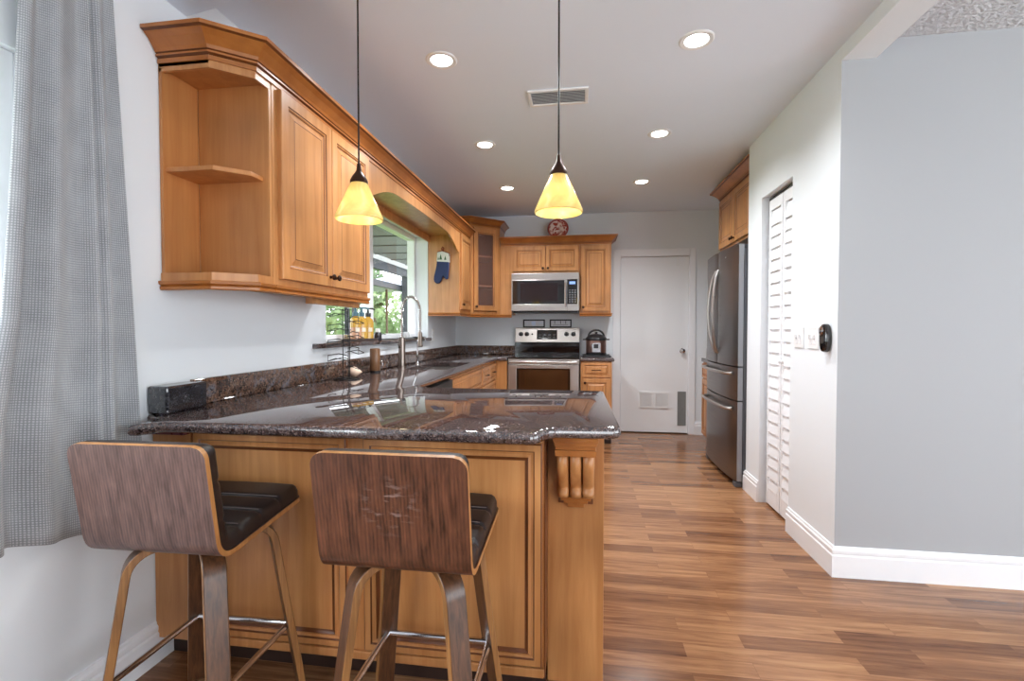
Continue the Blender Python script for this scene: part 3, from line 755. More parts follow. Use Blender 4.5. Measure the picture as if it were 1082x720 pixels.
# corbel
def corbel():
    xc = -.094; yo = .114
    bm = B()
    for z0, z1, hw, d in ((.860, CB-.002, .072, .120), (.846, .860, .068, .112), (.832, .846, .064, .102), (.812, .832, .066, .106)):
        box(bm, xc-hw, xc+hw, yo-d, yo, z0, z1)
    box(bm, xc-.058, xc+.058, yo-.012, yo, .628, .812, 1)
    for z0, z1, hw, d in ((.645, .657, .050, .036), (.633, .645, .040, .028), (.617, .633, .028, .018)):
        box(bm, xc-hw, xc+hw, yo-d, yo, z0, z1)
    o = obj('corbel', bm, [CROWN, GLAZE], pen, bev=.002)
    prof = [(.090, .812), (.099, .797), (.100, .780), (.095, .762), (.085, .744), (.072, .726), (.060, .71), (.050, .698), (.047, .690), (.054, .682), (.058, .672), (.053, .662), (.042, .656)]
    for j in range(3):
        cx_ = xc + (j-1)*.0415; hw = .0190
        bm = B(); rings = []
        for out_, z in prof:
            kk = 1.0 if z > .69 else 1.05
            ring = [bm.verts.new((cx_-hw*kk, yo-.008, z))]
            for q in range(11):
                a = math.pi*q/10
                ring.append(bm.verts.new((cx_ - hw*kk*math.cos(a), yo - out_ + .022*(1-math.sin(a)), z)))
            ring.append(bm.verts.new((cx_+hw*kk, yo-.008, z)))
            rings.append(ring)
        for a, b in zip(rings, rings[1:]):
            for q in range(len(a)-1): bm.faces.new((a[q], a[q+1], b[q+1], b[q]))
        bm.faces.new(rings[0]); bm.faces.new(rings[-1])
        f_ = obj('flute', bm, MAPLE, o, smooth=True, angle=50)
corbel()
# ---------------------------------------------------------------- COUNTERTOPS
SINK = (-1.335, -1.0, 3.46, 4.24)
def slab(bm, outline, holes=()):
    """outline counter-clockwise plan polygon; rounded edge"""
    prof = [(-.016, CB), (-.004, CB+.004), (0, CB+.012), (0, CT-.012), (-.004, CT-.004), (-.014, CT)]
    rings = []
    for d, z in prof:
        q = offset_path(outline, d, True); rings.append([bm.verts.new((p.x, p.y, z)) for p in q])
    n = len(outline)
    for a, b in zip(rings, rings[1:]):
        for i in range(n): bm.faces.new((a[i], a[(i+1) % n], b[(i+1) % n], b[i]))
    hr = []
    for h in holes:
        pts = [(h[0], h[2]), (h[1], h[2]), (h[1], h[3]), (h[0], h[3])]
        lo = [bm.verts.new((p[0], p[1], CB)) for p in pts]; hi = [bm.verts.new((p[0], p[1], CT)) for p in pts]
        for i in range(4): bm.faces.new((lo[i], lo[(i+1) % 4], hi[(i+1) % 4], hi[i]))
        hr.append((lo, hi))
    for ring, idx in ((rings[-1], 1), (rings[0], 0)):
        es = [bm.edges.get((ring[i], ring[(i+1) % n])) for i in range(n)]
        for h in hr: es += [bm.edges.get((h[idx][i], h[idx][(i+1) % 4])) for i in range(4)]
        bmesh.ops.triangle_fill(bm, use_beauty=True, use_dissolve=False, edges=es)
ang = math.tan(math.radians(PR))
def pf(x, y0): return (x, y0)
def arc(c, r, a0, a1, n): return [(c[0]+r*math.cos(math.radians(a0+(a1-a0)*i/n)), c[1]+r*math.sin(math.radians(a0+(a1-a0)*i/n))) for i in range(n+1)]
YF = 1.385
out = [(LW+.002, 1.50), (-1.445, 1.47), (-1.425, 1.315), (-1.405, 1.325), pf(-1.36, YF)]
out += [pf(-.7, YF), pf(-.155, YF)]
out += [(-.134, YF+.006), (-.120, YF+.028), (-.112, YF+.058), (-.096, YF+.088), (-.074, YF+.100)]
out += [(.095, YF+.112), (.114, YF+.122), (.122, YF+.142), (.108, 2.385), (.098, 2.40), (-.78, 2.41), (-.895, 2.50), (-.895, 5.06), (-.796, 5.06), (-.796, BW-.003), (LW+.002, BW-.003)]
bm = B(); slab(bm, out, [SINK])
tag(obj('countertop', bm, GRANITE, smooth=True, angle=50), 'long polished brown granite countertop of the peninsula and sink run', 'countertop')
bm = B(); slab(bm, [(-.022, 5.075), (.335, 5.075), (.335, BW-.003), (-.022, BW-.003)])
tag(obj('countertop', bm, GRANITE, smooth=True, angle=50), 'small granite top holding the pressure cooker', 'countertop')
bm = B(); box(bm, LW+.002, LW+.022, 1.69, BW-.003, CT, CT+.105); box(bm, LW+.022, -.80, BW-.023, BW-.003, CT, CT+.105)
tag(obj('backsplash', bm, GRANITE_SPLASH, bev=.003), 'low granite backsplash along the left wall and corner', 'backsplash')
bm = B(); box(bm, LW+.002, LW+.085, 1.50, 1.685, CT, CT+.10)
tag(obj('stone_block', bm, granite('dark_granite', rgb(26, 27, 32), rgb(46, 48, 55), rgb(66, 68, 74), rgb(70, 72, 78)), bev=.008, segs=3), 'dark polished stone block at the counter end beside the curtain', 'block')
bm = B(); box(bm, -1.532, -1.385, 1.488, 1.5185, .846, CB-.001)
tag(obj('dark_red_strip', bm, DARKRED, bev=.002), 'dark red strip under the counter end by the curtain', 'strip')  # plain mottled dark red strip under the counter end
# sink basin
bm = B()
x0, x1, y0, y1 = SINK[0]-.004, SINK[1]+.004, SINK[2]-.004, SINK[3]+.004
for a in ((x0-.01, x0, y0, y1), (x1, x1+.01, y0, y1), (x0-.01, x1+.01, y0-.01, y0), (x0-.01, x1+.01, y1, y1+.01)): box(bm, a[0], a[1], a[2], a[3], .69, CB-.0015)
box(bm, x0-.01, x1+.01, y0-.01, y1+.01, .68, .69)
sk = tag(obj('sink', bm, BRUSHED, bev=.004), 'steel undermount sink below the window', 'sink')
bm = B(); lathe(bm, [(.045, .6901), (.04, .693), (.015, .692)], 24, ((x0+x1)/2, (y0+y1)/2, 0)); obj('drain', bm, CHROME, sk, smooth=True)
# ---------------------------------------------------------------- RANGE
t = thing('range', 'stainless electric range with black glass cooktop against the end wall', 'stove', (-.79, 5.08, 0), 0)
RWID = .762
bm = B(); box(bm, 0, RWID, .03, .60, .08, CT-.012); obj('body', bm, FRIDGE_SIDE, t)
bm = B(); box(bm, -.002, RWID+.002, .0, .565, CT-.012, CT+.004); ck = obj('cooktop', bm, BLACKGLOSS, t, bev=.004)
for (cx_, cy_, r) in ((.2, .15, .105), (.56, .15, .08), (.2, .40, .08), (.56, .40, .105)):
    bm = B()
    for rr in (r, ): lathe(bm, [(rr, CT+.0042), (rr+.002, CT+.0045), (rr+.004, CT+.0042)], 40, (cx_, cy_, 0), cap0=False, cap1=False)
    obj('burner_ring', bm, GREYPL, ck)
bm = B(); box(bm, 0, RWID, .012, .03, .845, CT-.0125); obj('front_trim', bm, BRUSHED, t, bev=.003)
bm = B()
box(bm, .003, .095, -.012, .03, .24, .84); box(bm, RWID-.095, RWID-.003, -.012, .03, .24, .84); box(bm, .095, RWID-.095, -.012, .03, .24, .34); box(bm, .095, RWID-.095, -.012, .03, .80, .84)
od = obj('oven_door', bm, BRUSHED, t, bev=.003)
bm = B(); box(bm, .095, RWID-.095, -.008, .01, .34, .80); o = obj('oven_window', bm, BLACKGLOSS, od); o['label'] = 'black glass oven window'
bm = B(); box(bm, .12, RWID-.12, -.0085, -.0075, .36, .785); obj('window_glass', bm, plain('oven_glass', rgb(60, 36, 20), .05, coat=1), o)
bm = B()
tube(bm, [(.03, -.012, .868), (.03, -.05, .872), (.07, -.062, .872), (RWID-.07, -.062, .872), (RWID-.03, -.05, .872), (RWID-.03, -.012, .868)], .013, 12)
obj('handle', bm, BRUSHED, od, smooth=True)
bm = B(); box(bm, .003, RWID-.003, -.01, .03, .09, .235); obj('warming_drawer', bm, BRUSHED, t, bev=.003)
for x in (.04, RWID-.04):
    for y in (.06, .55):
        bm = B(); cyl(bm, (x, y, 0), (x, y, .08), .018, 12); obj('foot', bm, BLACK, t)
bm = B(); box(bm, 0, RWID, .565, .66, CT-.012, 1.065); obj('backguard', bm, BLACKGLOSS, t, bev=.003)
bm = B()
v = [(0, .555, 1.065), (RWID, .555, 1.065), (RWID, .595, 1.238), (0, .595, 1.238), (0, .66, 1.065), (RWID, .66, 1.065), (RWID, .66, 1.238), (0, .66, 1.238)]
vv = [bm.verts.new(p) for p in v]
for f in ((0, 1, 2, 3), (4, 7, 6, 5), (0, 4, 5, 1), (3, 2, 6, 7), (1, 5, 6, 2), (0, 3, 7, 4)): bm.faces.new([vv[q] for q in f])
cp = obj('control_panel', bm, BRUSHED, t, bev=.004)
TILT = Matrix.Rotation(math.radians(90), 3, 'X')
def on_panel(x, z, d=0.0):
    k = (z-1.065)/.173; return (x, .555+.04*k-d, z)
for x in (.07, .14, .61, .69):
    bm = B(); lathe(bm, [(.028, 0), (.028, .004), (.02, .006), (.018, .026), (.012, .028)], 18, on_panel(x, 1.16), mat=TILT); obj('knob', bm, BLACK, cp, smooth=True)
bm = B(); lathe(bm, [(.011, 0), (.011, .004), (.004, .005)], 14, on_panel(.205, 1.16), mat=TILT); obj('indicator', bm, BLACK, cp)
bm = B(); a = on_panel(.26, 1.10, .004); b_ = on_panel(.50, 1.21, .004)
vv = [bm.verts.new(p) for p in ((.26, a[1], a[2]), (.50, a[1], a[2]), (.50, b_[1], b_[2]), (.26, b_[1], b_[2]), (.26, a[1]+.008, a[2]), (.50, a[1]+.008, a[2]), (.50, b_[1]+.008, b_[2]), (.26, b_[1]+.008, b_[2]))]
for f in ((0, 1, 2, 3), (4, 7, 6, 5), (0, 4, 5, 1), (3, 2, 6, 7), (1, 5, 6, 2), (0, 3, 7, 4)): bm.faces.new([vv[q] for q in f])
dsp = obj('display', bm, BLACKGLOSS, cp)
for r_ in range(2):
    for q in range(4):
        bm = B(); c = on_panel(.30+q*.055, 1.122+r_*.03, .0055); box(bm, c[0]-.016, c[0]+.016, c[1], c[1]+.002, c[2]-.006, c[2]+.006); obj('key', bm, GREYPL, dsp)
# ---------------------------------------------------------------- MICROWAVE
t = thing('microwave', 'stainless over the range microwave with black window', 'microwave', (-.79, 5.35, 0), 0)
MZ0, MZ1 = 1.425, 1.848
bm = B(); box(bm, 0, .757, .02, BW-5.35-.004, MZ0, MZ1); obj('body', bm, BLACK, t)
bm = B(); box(bm, .0, .757, -.004, .02, MZ1-.075, MZ1); obj('top_grille', bm, BRUSHED, t, bev=.003)
bm = B()
box(bm, 0, .012, -.012, .02, MZ0, MZ1-.077); box(bm, .595, .625, -.012, .02, MZ0, MZ1-.077); box(bm, .012, .595, -.012, .02, MZ0, MZ0+.075); box(bm, .012, .595, -.012, .02, MZ1-.085, MZ1-.077)
md = obj('door', bm, BRUSHED, t, bev=.003)
bm = B(); box(bm, .012, .595, -.009, .015, MZ0+.075, MZ1-.085); mw = obj('door_window', bm, BLACKGLOSS, md); mw['label'] = 'black glass microwave window'
bm = B(); box(bm, .10, .52, -.0095, -.0085, MZ0+.105, MZ1-.115); obj('window_mesh', bm, plain('mw_mesh', rgb(34, 16, 16), .12), mw)
bm = B(); tube(bm, [(.612, -.012, MZ0+.05), (.612, -.05, MZ0+.06), (.612, -.05, MZ1-.12), (.612, -.012, MZ1-.11)], .011, 10); obj('handle', bm, CHROME, md, smooth=True)
bm = B(); box(bm, .628, .757, -.010, .02, MZ0, MZ0+.073); box(bm, .738, .757, -.010, .02, MZ0+.073, MZ1-.077); o = obj('panel_frame', bm, BRUSHED, t, bev=.002)
bm = B(); box(bm, .628, .738, -.009, .02, MZ0+.074, MZ1-.078); o = obj('keypad', bm, BLACKGLOSS, t, bev=.002)
bm = B(); box(bm, .65, .715, -.0098, -.0088, MZ1-.13, MZ1-.10); d_ = obj('clock_display', bm, plain('clock', rgb(40, 60, 90), .2, emit=rgb(130, 160, 220), es=1.0), o)
bm = B()
for r_ in range(6):
    for q in range(3): box(bm, .645+q*.03, .663+q*.03, -.0096, -.0088, MZ0+.09+r_*.026, MZ0+.104+r_*.026)
obj('keys', bm, GREYPL, o)
bm = B(); box(bm, .02, .74, .03, .36, MZ0-.02, MZ0-.0005); obj('underside_vent', bm, BLACK, t)
# ---------------------------------------------------------------- FRIDGE
t = thing('refrigerator', 'stainless french door refrigerator in the right wall alcove', 'refrigerator', (1.20, 4.765, 0), -90)
FW = .915; 
bm = B(); box(bm, .0, FW, .02, .72, .04, 1.835); obj('body', bm, FRIDGE_SIDE, t, bev=.003)
def bowed(bm, x0, x1, z0, z1, bow=.028, th=.045, full=(0, FW), n=10):
    A = []; Bk = []
    for i in range(n+1):
        x = x0 + (x1-x0)*i/n
        u = (x-full[0])/(full[1]-full[0])*2-1
        y = -.03 - bow*(1-u*u)
        e = min(x-x0, x1-x, .012)
        y += (.012-e)**2*60 if e < .012 else 0
        A.append([bm.verts.new((x, y, z0)), bm.verts.new((x, y, z1))]); Bk.append([bm.verts.new((x, .015, z0)), bm.verts.new((x, .015, z1))])
    for i in range(n):
        bm.faces.new((A[i][0], A[i+1][0], A[i+1][1], A[i][1])); bm.faces.new((Bk[i][0], Bk[i][1], Bk[i+1][1], Bk[i+1][0]))
        bm.faces.new((A[i][1], A[i+1][1], Bk[i+1][1], Bk[i][1])); bm.faces.new((A[i][0], Bk[i][0], Bk[i+1][0], A[i+1][0]))
    bm.faces.new((A[0][0], A[0][1], Bk[0][1], Bk[0][0])); bm.faces.new((A[n][0], Bk[n][0], Bk[n][1], A[n][1])).material_index = 1
SIDEG = plain('fridge_door_edge', rgb(150, 151, 155), .35, .6)
def fdoor(name, x0, x1, z0, z1):
    bm = B(); bowed(bm, x0, x1, z0, z1); o = obj(name, bm, [FRIDGE, SIDEG], t, smooth=True, angle=30); return o
dl = fdoor('door', .003, FW/2-.003, .935, 1.868); dr = fdoor('door', FW/2+.003, FW-.003, .935, 1.868)
d1 = fdoor('drawer', .003, FW-.003, .672, .925); d2 = fdoor('drawer', .003, FW-.003, .05, .662)
def bow_handle(parent, x, sgn):
    pts = []
    for i in range(17):
        u = i/16; z = 1.02 + u*.70
        s = math.sin(u*math.pi)
        pts.append((x + sgn*.035*s, -.055 - .055*s**.6, z))
    bm = B(); tube(bm, pts, .013, 10); obj('handle', bm, BRUSHED, parent, smooth=True)
bow_handle(dl, FW/2-.035, -1); bow_handle(dr, FW/2+.035, 1)
for par, z in ((d1, .875), (d2, .60)):
    pts = []
    for i in range(15):
        u = i/14; x = .07 + u*(FW-.14); uu = x/FW*2-1
        pts.append((x, -.035 - .028*(1-uu*uu) - (.04 if 0 < i < 14 else .0), z))
    bm = B(); tube(bm, pts, .013, 10); obj('handle', bm, BRUSHED, par, smooth=True)
for x in (.06, FW-.06):
    bm = B(); box(bm, x-.045, x+.045, .0, .07, 1.836, 1.868); obj('hinge_cover', bm, FRIDGE_SIDE, t, bev=.006)
bm = B(); box(bm, .02, FW-.02, .0, .05, .012, .05); obj('kick_grille', bm, BLACK, t)
for x in (.05, FW-.05):
    bm = B(); box(bm, x-.035, x+.035, -.03, .06, 0, .04); obj('foot', bm, FRIDGE_SIDE, t, bev=.006)
bm = B(); box(bm, .62, .69, -.0525, -.046, 1.795, 1.805); o = obj('badge', bm, CHROME, dr)
# ---------------------------------------------------------------- BAR STOOLS (local: faces +y)
def profile():
    pts = []
    top = Vector((-.022, .926)); low = Vector((.018, .668))
    for i in range(9): pts.append(top.lerp(low, i/8))
    c = [(low), Vector((.028, .612)), Vector((.085, .613))]
    for i in range(1, 9):
        u = i/8; pts.append((1-u)**2*c[0] + 2*u*(1-u)*c[1] + u*u*c[2])
    fr = Vector((.425, .642))
    for i in range(1, 11): pts.append(c[2].lerp(fr, i/10))
    return pts
def stool(shellmat):
    t = thing('bar_stool', 'x', 'bar stool'); t['group'] = 'bar stools at the peninsula'
    P = profile(); n = len(P)
    nor = []
    for i in range(n):
        d_ = (P[min(i+1, n-1)] - P[max(i-1, 0)]).normalized(); nor.append(Vector((-d_.y, d_.x)) )   # (y,z) -> inner side
    # ensure inner side (toward +y,+z)
    nor = [v if (v.x + v.y) > 0 else -v for v in nor]
    arc_ = [0]
    for i in range(1, n): arc_.append(arc_[-1] + (P[i]-P[i-1]).length)
    Ltot = arc_[-1]; hw = .194; R = .034
    def halfw(s, hw_=hw, r=R):
        e = min(s, Ltot-s)
        return hw_ if e >= r else hw_ - r + math.sqrt(max(0, r*r-(r-e)**2))
    # resample with extra stations at the ends
    ss = sorted(set([0, .004, .010, .018, .026, R, Ltot, Ltot-.004, Ltot-.010, Ltot-.018, Ltot-.026, Ltot-R] + arc_[1:-1]))
    def at(s):
        for i in range(1, n):
            if arc_[i] >= s - 1e-9:
                u = (s-arc_[i-1])/(arc_[i]-arc_[i-1]); return P[i-1].lerp(P[i], u), nor[i-1].lerp(nor[i], u).normalized()
        return P[-1], nor[-1]
    bm = B(); rings = []; th = .014
    for s in ss:
        p, q = at(s); w = halfw(s); o_ = p; i_ = p + q*th
        rings.append([bm.verts.new((x, a.x, a.y)) for x, a in ((-w, o_), (w, o_), (w, i_), (-w, i_))])
    for a, b in zip(rings, rings[1:]):
        for k in range(4): bm.faces.new((a[k], a[(k+1) % 4], b[(k+1) % 4], b[k])).material_index = 0 if k in (0, 2) else 1
    bm.faces.new(rings[0]).material_index = 1; bm.faces.new(rings[-1]).material_index = 1
    sh = obj('shell', bm, [shellmat, PLY], t, smooth=True, angle=30); sh['label'] = 'bent plywood shell with dark walnut face'
    # cushion
    bm = B(); rings = []
    ss2 = [.004 + (Ltot-.008)*i/120 for i in range(121)]
    seams = [.11, .22, Ltot-.30, Ltot-.21, Ltot-.12]
    for s in ss2:
        p, q = at(s); e = min(s, Ltot-s)
        ct = .044
        if e < .025: ct *= math.sqrt(max(0.02, 1-((.025-e)/.025)**2))
        for sm in seams: ct -= .007*math.exp(-((s-sm)/.006)**2)
        w = halfw(s) - .005
        base = p + q*th
        sec = [(-w, 0), (w, 0), (w, ct*.55), (w-.006, ct*.85), (w-.016, ct), (w*.5, ct*1.06), (0, ct*1.08), (-w*.5, ct*1.06), (-w+.016, ct), (-w+.006, ct*.85), (-w, ct*.55)]
        rings.append([bm.verts.new((x, (base+q*h).x, (base+q*h).y)) for x, h in sec])
    m = len(rings[0])
    for a, b in zip(rings, rings[1:]):
        for k in range(m): bm.faces.new((a[k], a[(k+1) % m], b[(k+1) % m], b[k]))
    bm.faces.new(rings[0]); bm.faces.new(rings[-1])
    cu = obj('cushion', bm, LEATHER, t, smooth=True, angle=60); cu['label'] = 'black padded leather seat and back'
    bm = B()
    for sm in seams[2:]:
        p, q = at(sm+.007); b_ = p + q*(th+.0432)
        tube(bm, [(-.172, b_.x, b_.y), (0, b_.x, b_.y+.0028), (.172, b_.x, b_.y)], .0011, 5)
    obj('stitching', bm, STITCH, cu)
    # legs
    cy = .215
    bm = B(); box(bm, -.09, .09, cy-.09, cy+.09, .588, .622); obj('swivel_plate', bm, BLACKMETAL, t, bev=.004)
    for sx in (-1, 1):
        for sy in (-1, 1):
            dv = Vector((sx*.72, sy*.70)).normalized(); tn = Vector((-dv.y, dv.x))
            path = [(.045, .597)]
            for i in range(9):
                a = math.radians(90 - 80*i/8); path.append((.115 + .075*math.cos(a), .522 + .075*math.sin(a)))
            path += [(.224, .30), (.256, .10), (.270, 0.0)]
            bm = B(); rings = []
            nn = len(path)
            for i, (r, z) in enumerate(path):
                a0 = Vector(path[max(i-1, 0)]); a1 = Vector(path[min(i+1, nn-1)]); dd_ = (a1-a0).normalized(); nn_ = Vector((dd_.y*-1, dd_.x)); 
                if nn_.y < 0 and i < 4: nn_ = -nn_
                nn_ = Vector((-dd_.y, dd_.x))
                h = .011; w = .029
                ring = []
                for (s1, s2) in ((1, 1), (1, -1), (-1, -1), (-1, 1)):
                    rr = r + nn_.x*h*s1; zz = max(0.0, z + nn_.y*h*s1) if i < nn-1 else 0.0
                    c2 = dv*rr + tn*(w*s2); ring.append(bm.verts.new((c2.x, cy + c2.y, zz)))
                rings.append(ring)
            for a, b in zip(rings, rings[1:]):
                for k in range(4): bm.faces.new((a[k], a[(k+1) % 4], b[(k+1) % 4], b[k])).material_index = 0 if k in (0, 2) else 1
            bm.faces.new(rings[0]); bm.faces.new(rings[-1])
            obj('leg', bm, [LEGWOOD, LEGEDGE], t, bev=.003, smooth=True, angle=30)
    # footrest ring
    zz = .238; r = .232
    cs = [Vector((sx*.72, sy*.70)).normalized()*r + Vector((0, cy)) for sx, sy in ((-1, -1), (1, -1), (1, 1), (-1, 1))]
    for i in range(4):
        a, b = cs[i], cs[(i+1) % 4]
        bm = B(); cyl(bm, (a.x, a.y, zz), (b.x, b.y, zz), .0095, 12); obj('footrest_bar', bm, CHROME, t, smooth=True)
    return t
s2 = stool(WALNUT); s2.location = (-.452, 1.075, 0); s2.rotation_euler = (0, 0, math.radians(0)); s2['label'] = 'walnut bar stool with scuffed warm brown back, nearer the peninsula end'
s1 = stool(WALNUT_GREY); s1.location = (-1.122, 1.07, 0); s1.rotation_euler = (0, 0, math.radians(1.5)); s1['label'] = 'walnut bar stool with greyer back, beside the grey curtain'
# ---------------------------------------------------------------- CURTAIN
def curtain():
    bm = B(); nz, ny = 50, 150
    uvl = bm.loops.layers.uv.new('cloth')
    grid = []
    for i in range(nz+1):
        u = i/nz; z = 2.42 + (.6-2.42)*u
        yl = 1.10 - .14*u**1.3 - (.02*math.sin(max(0, u-.65)*9) if u > .65 else 0)
        yr = 1.345 + .075*u
        row = []
        for j in range(ny+1):
            s = j/ny
            y = yl + (yr-yl)*s
            amp = .014 + .014*u
            ph = s*2*math.pi*(3.0)
            x = -1.487 + amp*math.sin(ph + .5*math.sin(2*u)) + .010*u*math.sin(s*2*math.pi*1.3+1)
            if s > .62: x -= .022*math.exp(-((s-.72)/.03)**2)
            if s < .62: x += .022*(.5+.5*u)*math.sin(s/.62*math.pi)*math.cos(s*2*math.pi*3.4)
            zz = z + (.045 - .075*s + .008*math.sin(s*9))*u**4
            row.append((bm.verts.new((x, y, zz)), s*.62, u*1.85))
        grid.append(row)
    for i in range(nz):
        for j in range(ny):
            q = (grid[i][j], grid[i][j+1], grid[i+1][j+1], grid[i+1][j])
            f = bm.faces.new([p[0] for p in q])
            for lp, p in zip(f.loops, q): lp[uvl].uv = (p[1], p[2])
    o = obj('curtain', bm, CURTAIN, smooth=True, angle=180)
    md = o.modifiers.new('solid', 'SOLIDIFY'); md.thickness = .003
    tag(o, 'grey woven curtain hanging at the left window', 'curtain')
curtain()
# ---------------------------------------------------------------- COUNTER THINGS
# wire bottle rack
t = thing('wire_bottle_rack', 'tall black wire bottle rack on the counter under the wall cabinet', 'rack', (-1.412, 2.72, CT))
bm = B(); pts = [(.075*math.cos(a), .075*math.sin(a), .004) for a in [2*math.pi*k/28 for k in range(28)]]; tube(bm, pts, .0035, 6, closed=True)
tube(bm, [(-.075, 0, .004), (.075, 0, .004)], .003, 6); tube(bm, [(0, -.075, .004), (0, .075, .004)], .003, 6); obj('base', bm, BLACKMETAL, t, smooth=True)
bm = B()
for x, y in ((-.024, 0), (.020, 0), (0, .022)): tube(bm, [(x, y, .004), (x, y, .425)], .003, 6)
for z in (.30, .425): tube(bm, [(-.02, -.004, z), (.02, -.004, z), (.02, .018, z), (-.02, .018, z)], .003, 6, closed=True)
obj('column', bm, BLACKMETAL, t, smooth=True)
for i in range(8):
    z = .075 + i*.045; s = -1 if i % 2 else 1
    bm = B(); tube(bm, [(0, -.01, z), (s*.045, -.05, z+.010), (s*.098, -.045, z-.008), (s*.098, -.040, z+.028), (s*.045, -.01, z+.036), (0, .016, z+.022)], .0026, 6)
    tube(bm, [(s*.098, -.045, z-.008), (s*.098, .03, z-.004), (s*.05, .05, z+.012), (0, .016, z+.004)], .0024, 6)
    obj('cradle', bm, BLACKMETAL, t, smooth=True)
# sea shell
bm = B(); rings = []
for i in range(13):
    u = i/12; r = .036*math.sin(u*math.pi)**.7*(1.1-.5*u) + .0015
    ring = []
    for k in range(16):
        a = 2*math.pi*k/16; rr = r*(1+.10*math.sin(a*2+u*9))
        ring.append(bm.verts.new((-.045+.095*u, rr*math.cos(a), .034 + rr*.95*math.sin(a) - .006*u)))
    rings.append(ring)
for a, b in zip(rings, rings[1:]):
    for k in range(16): bm.faces.new((a[k], a[(k+1) % 16], b[(k+1) % 16], b[k]))
bm.faces.new(rings[0]); bm.faces.new(rings[-1])
o = tag(obj('seashell', bm, plain('shell', rgb(226, 196, 172), .4, noise=.15, nscale=20), smooth=True), 'pale pink seashell on the counter by the wire rack', 'seashell'); o.location = (-1.447, 2.885, CT); o.rotation_euler = (0, 0, math.radians(20))
# soap / mill
t = thing('soap_dispenser', 'tall brown cylinder dispenser standing on the counter under the ledge', 'dispenser', (-1.448, 3.20, CT))
bm = B(); lathe(bm, [(.033, 0), (.036, .004), (.036, .012)], 24); obj('base', bm, BLACK, t, smooth=True)
bm = B(); lathe(bm, [(.034, .012), (.036, .016), (.036, .160), (.033, .168), (.01, .170)], 24); obj('bottle', bm, plain('brown_plastic', rgb(122, 86, 58), .3, noise=.1), t, smooth=True)
bm = B(); tube(bm, [(.034, 0, .075), (.05, 0, .078), (.056, 0, .066), (.056, 0, .05)], .006, 8); obj('spout', bm, CHROME, t, smooth=True)
# faucet
t = thing('faucet', 'tall spring neck kitchen faucet at the sink', 'faucet', (-1.405, 3.60, CT))
bm = B(); lathe(bm, [(.034, 0), (.034, .008), (.027, .012), (.027, .235), (.022, .24)], 24); obj('base', bm, NICKEL, t, smooth=True)
bm = B(); ap = [(.0, 0, .24), (.0, 0, .445)]
for i in range(1, 15):
    a = math.pi*i/14; ap.append((.075-.075*math.cos(a), 0, .445+.115*math.sin(a)))
ap += [(.15, 0, .34), (.15, 0, .28)]
tube(bm, ap, .007, 10); o = obj('neck', bm, NICKEL, t, smooth=True)
bm = B(); dense = []
pv = [Vector(p) for p in ap]
tot = [0]
for i in range(1, len(pv)): tot.append(tot[-1] + (pv[i]-pv[i-1]).length)
turns = 46; N_ = turns*8
for k in range(N_+1):
    s = tot[-1]*.98*k/N_ + .001
    for i in range(1, len(pv)):
        if tot[i] >= s: break
    u = (s-tot[i-1])/(tot[i]-tot[i-1]); c = pv[i-1].lerp(pv[i], u); d_ = (pv[i]-pv[i-1]).normalized()
    n1 = Vector((0, 1, 0)); n2 = d_.cross(n1); a = 2*math.pi*turns*k/N_
    dense.append(c + (n1*math.cos(a) + n2*math.sin(a))*.0125)
tube(bm, dense, .0021, 5); obj('spring', bm, CHROME, o, smooth=True)
bm = B(); lathe(bm, [(.012, .285), (.017, .27), (.018, .19), (.022, .175), (.018, .165)], 18, (.15, 0, 0)); obj('spray_head', bm, NICKEL, t, smooth=True)
bm = B(); tube(bm, [(.02, 0, .215), (.15, 0, .232)], .005, 8); obj('dock_arm', bm, NICKEL, t, smooth=True)
bm = B(); tube(bm, [(0, -.025, .16), (0, -.05, .165), (.01, -.10, .19)], .006, 8); obj('lever', bm, NICKEL, t, smooth=True)
t = thing('water_tap', 'slim chrome filter tap at the far end of the sink ledge', 'tap', (-1.395, 3.93, CT))
bm = B(); lathe(bm, [(.02, 0), (.018, .012), (.011, .02), (.009, .06), (.014, .075), (.006, .09)], 16); obj('base', bm, CHROME, t, smooth=True)
bm = B(); tube(bm, [(0, 0, .085), (0, 0, .19), (.01, 0, .22), (.04, 0, .235), (.07, 0, .22), (.075, 0, .20)], .005, 8); obj('spout', bm, CHROME, t, smooth=True)
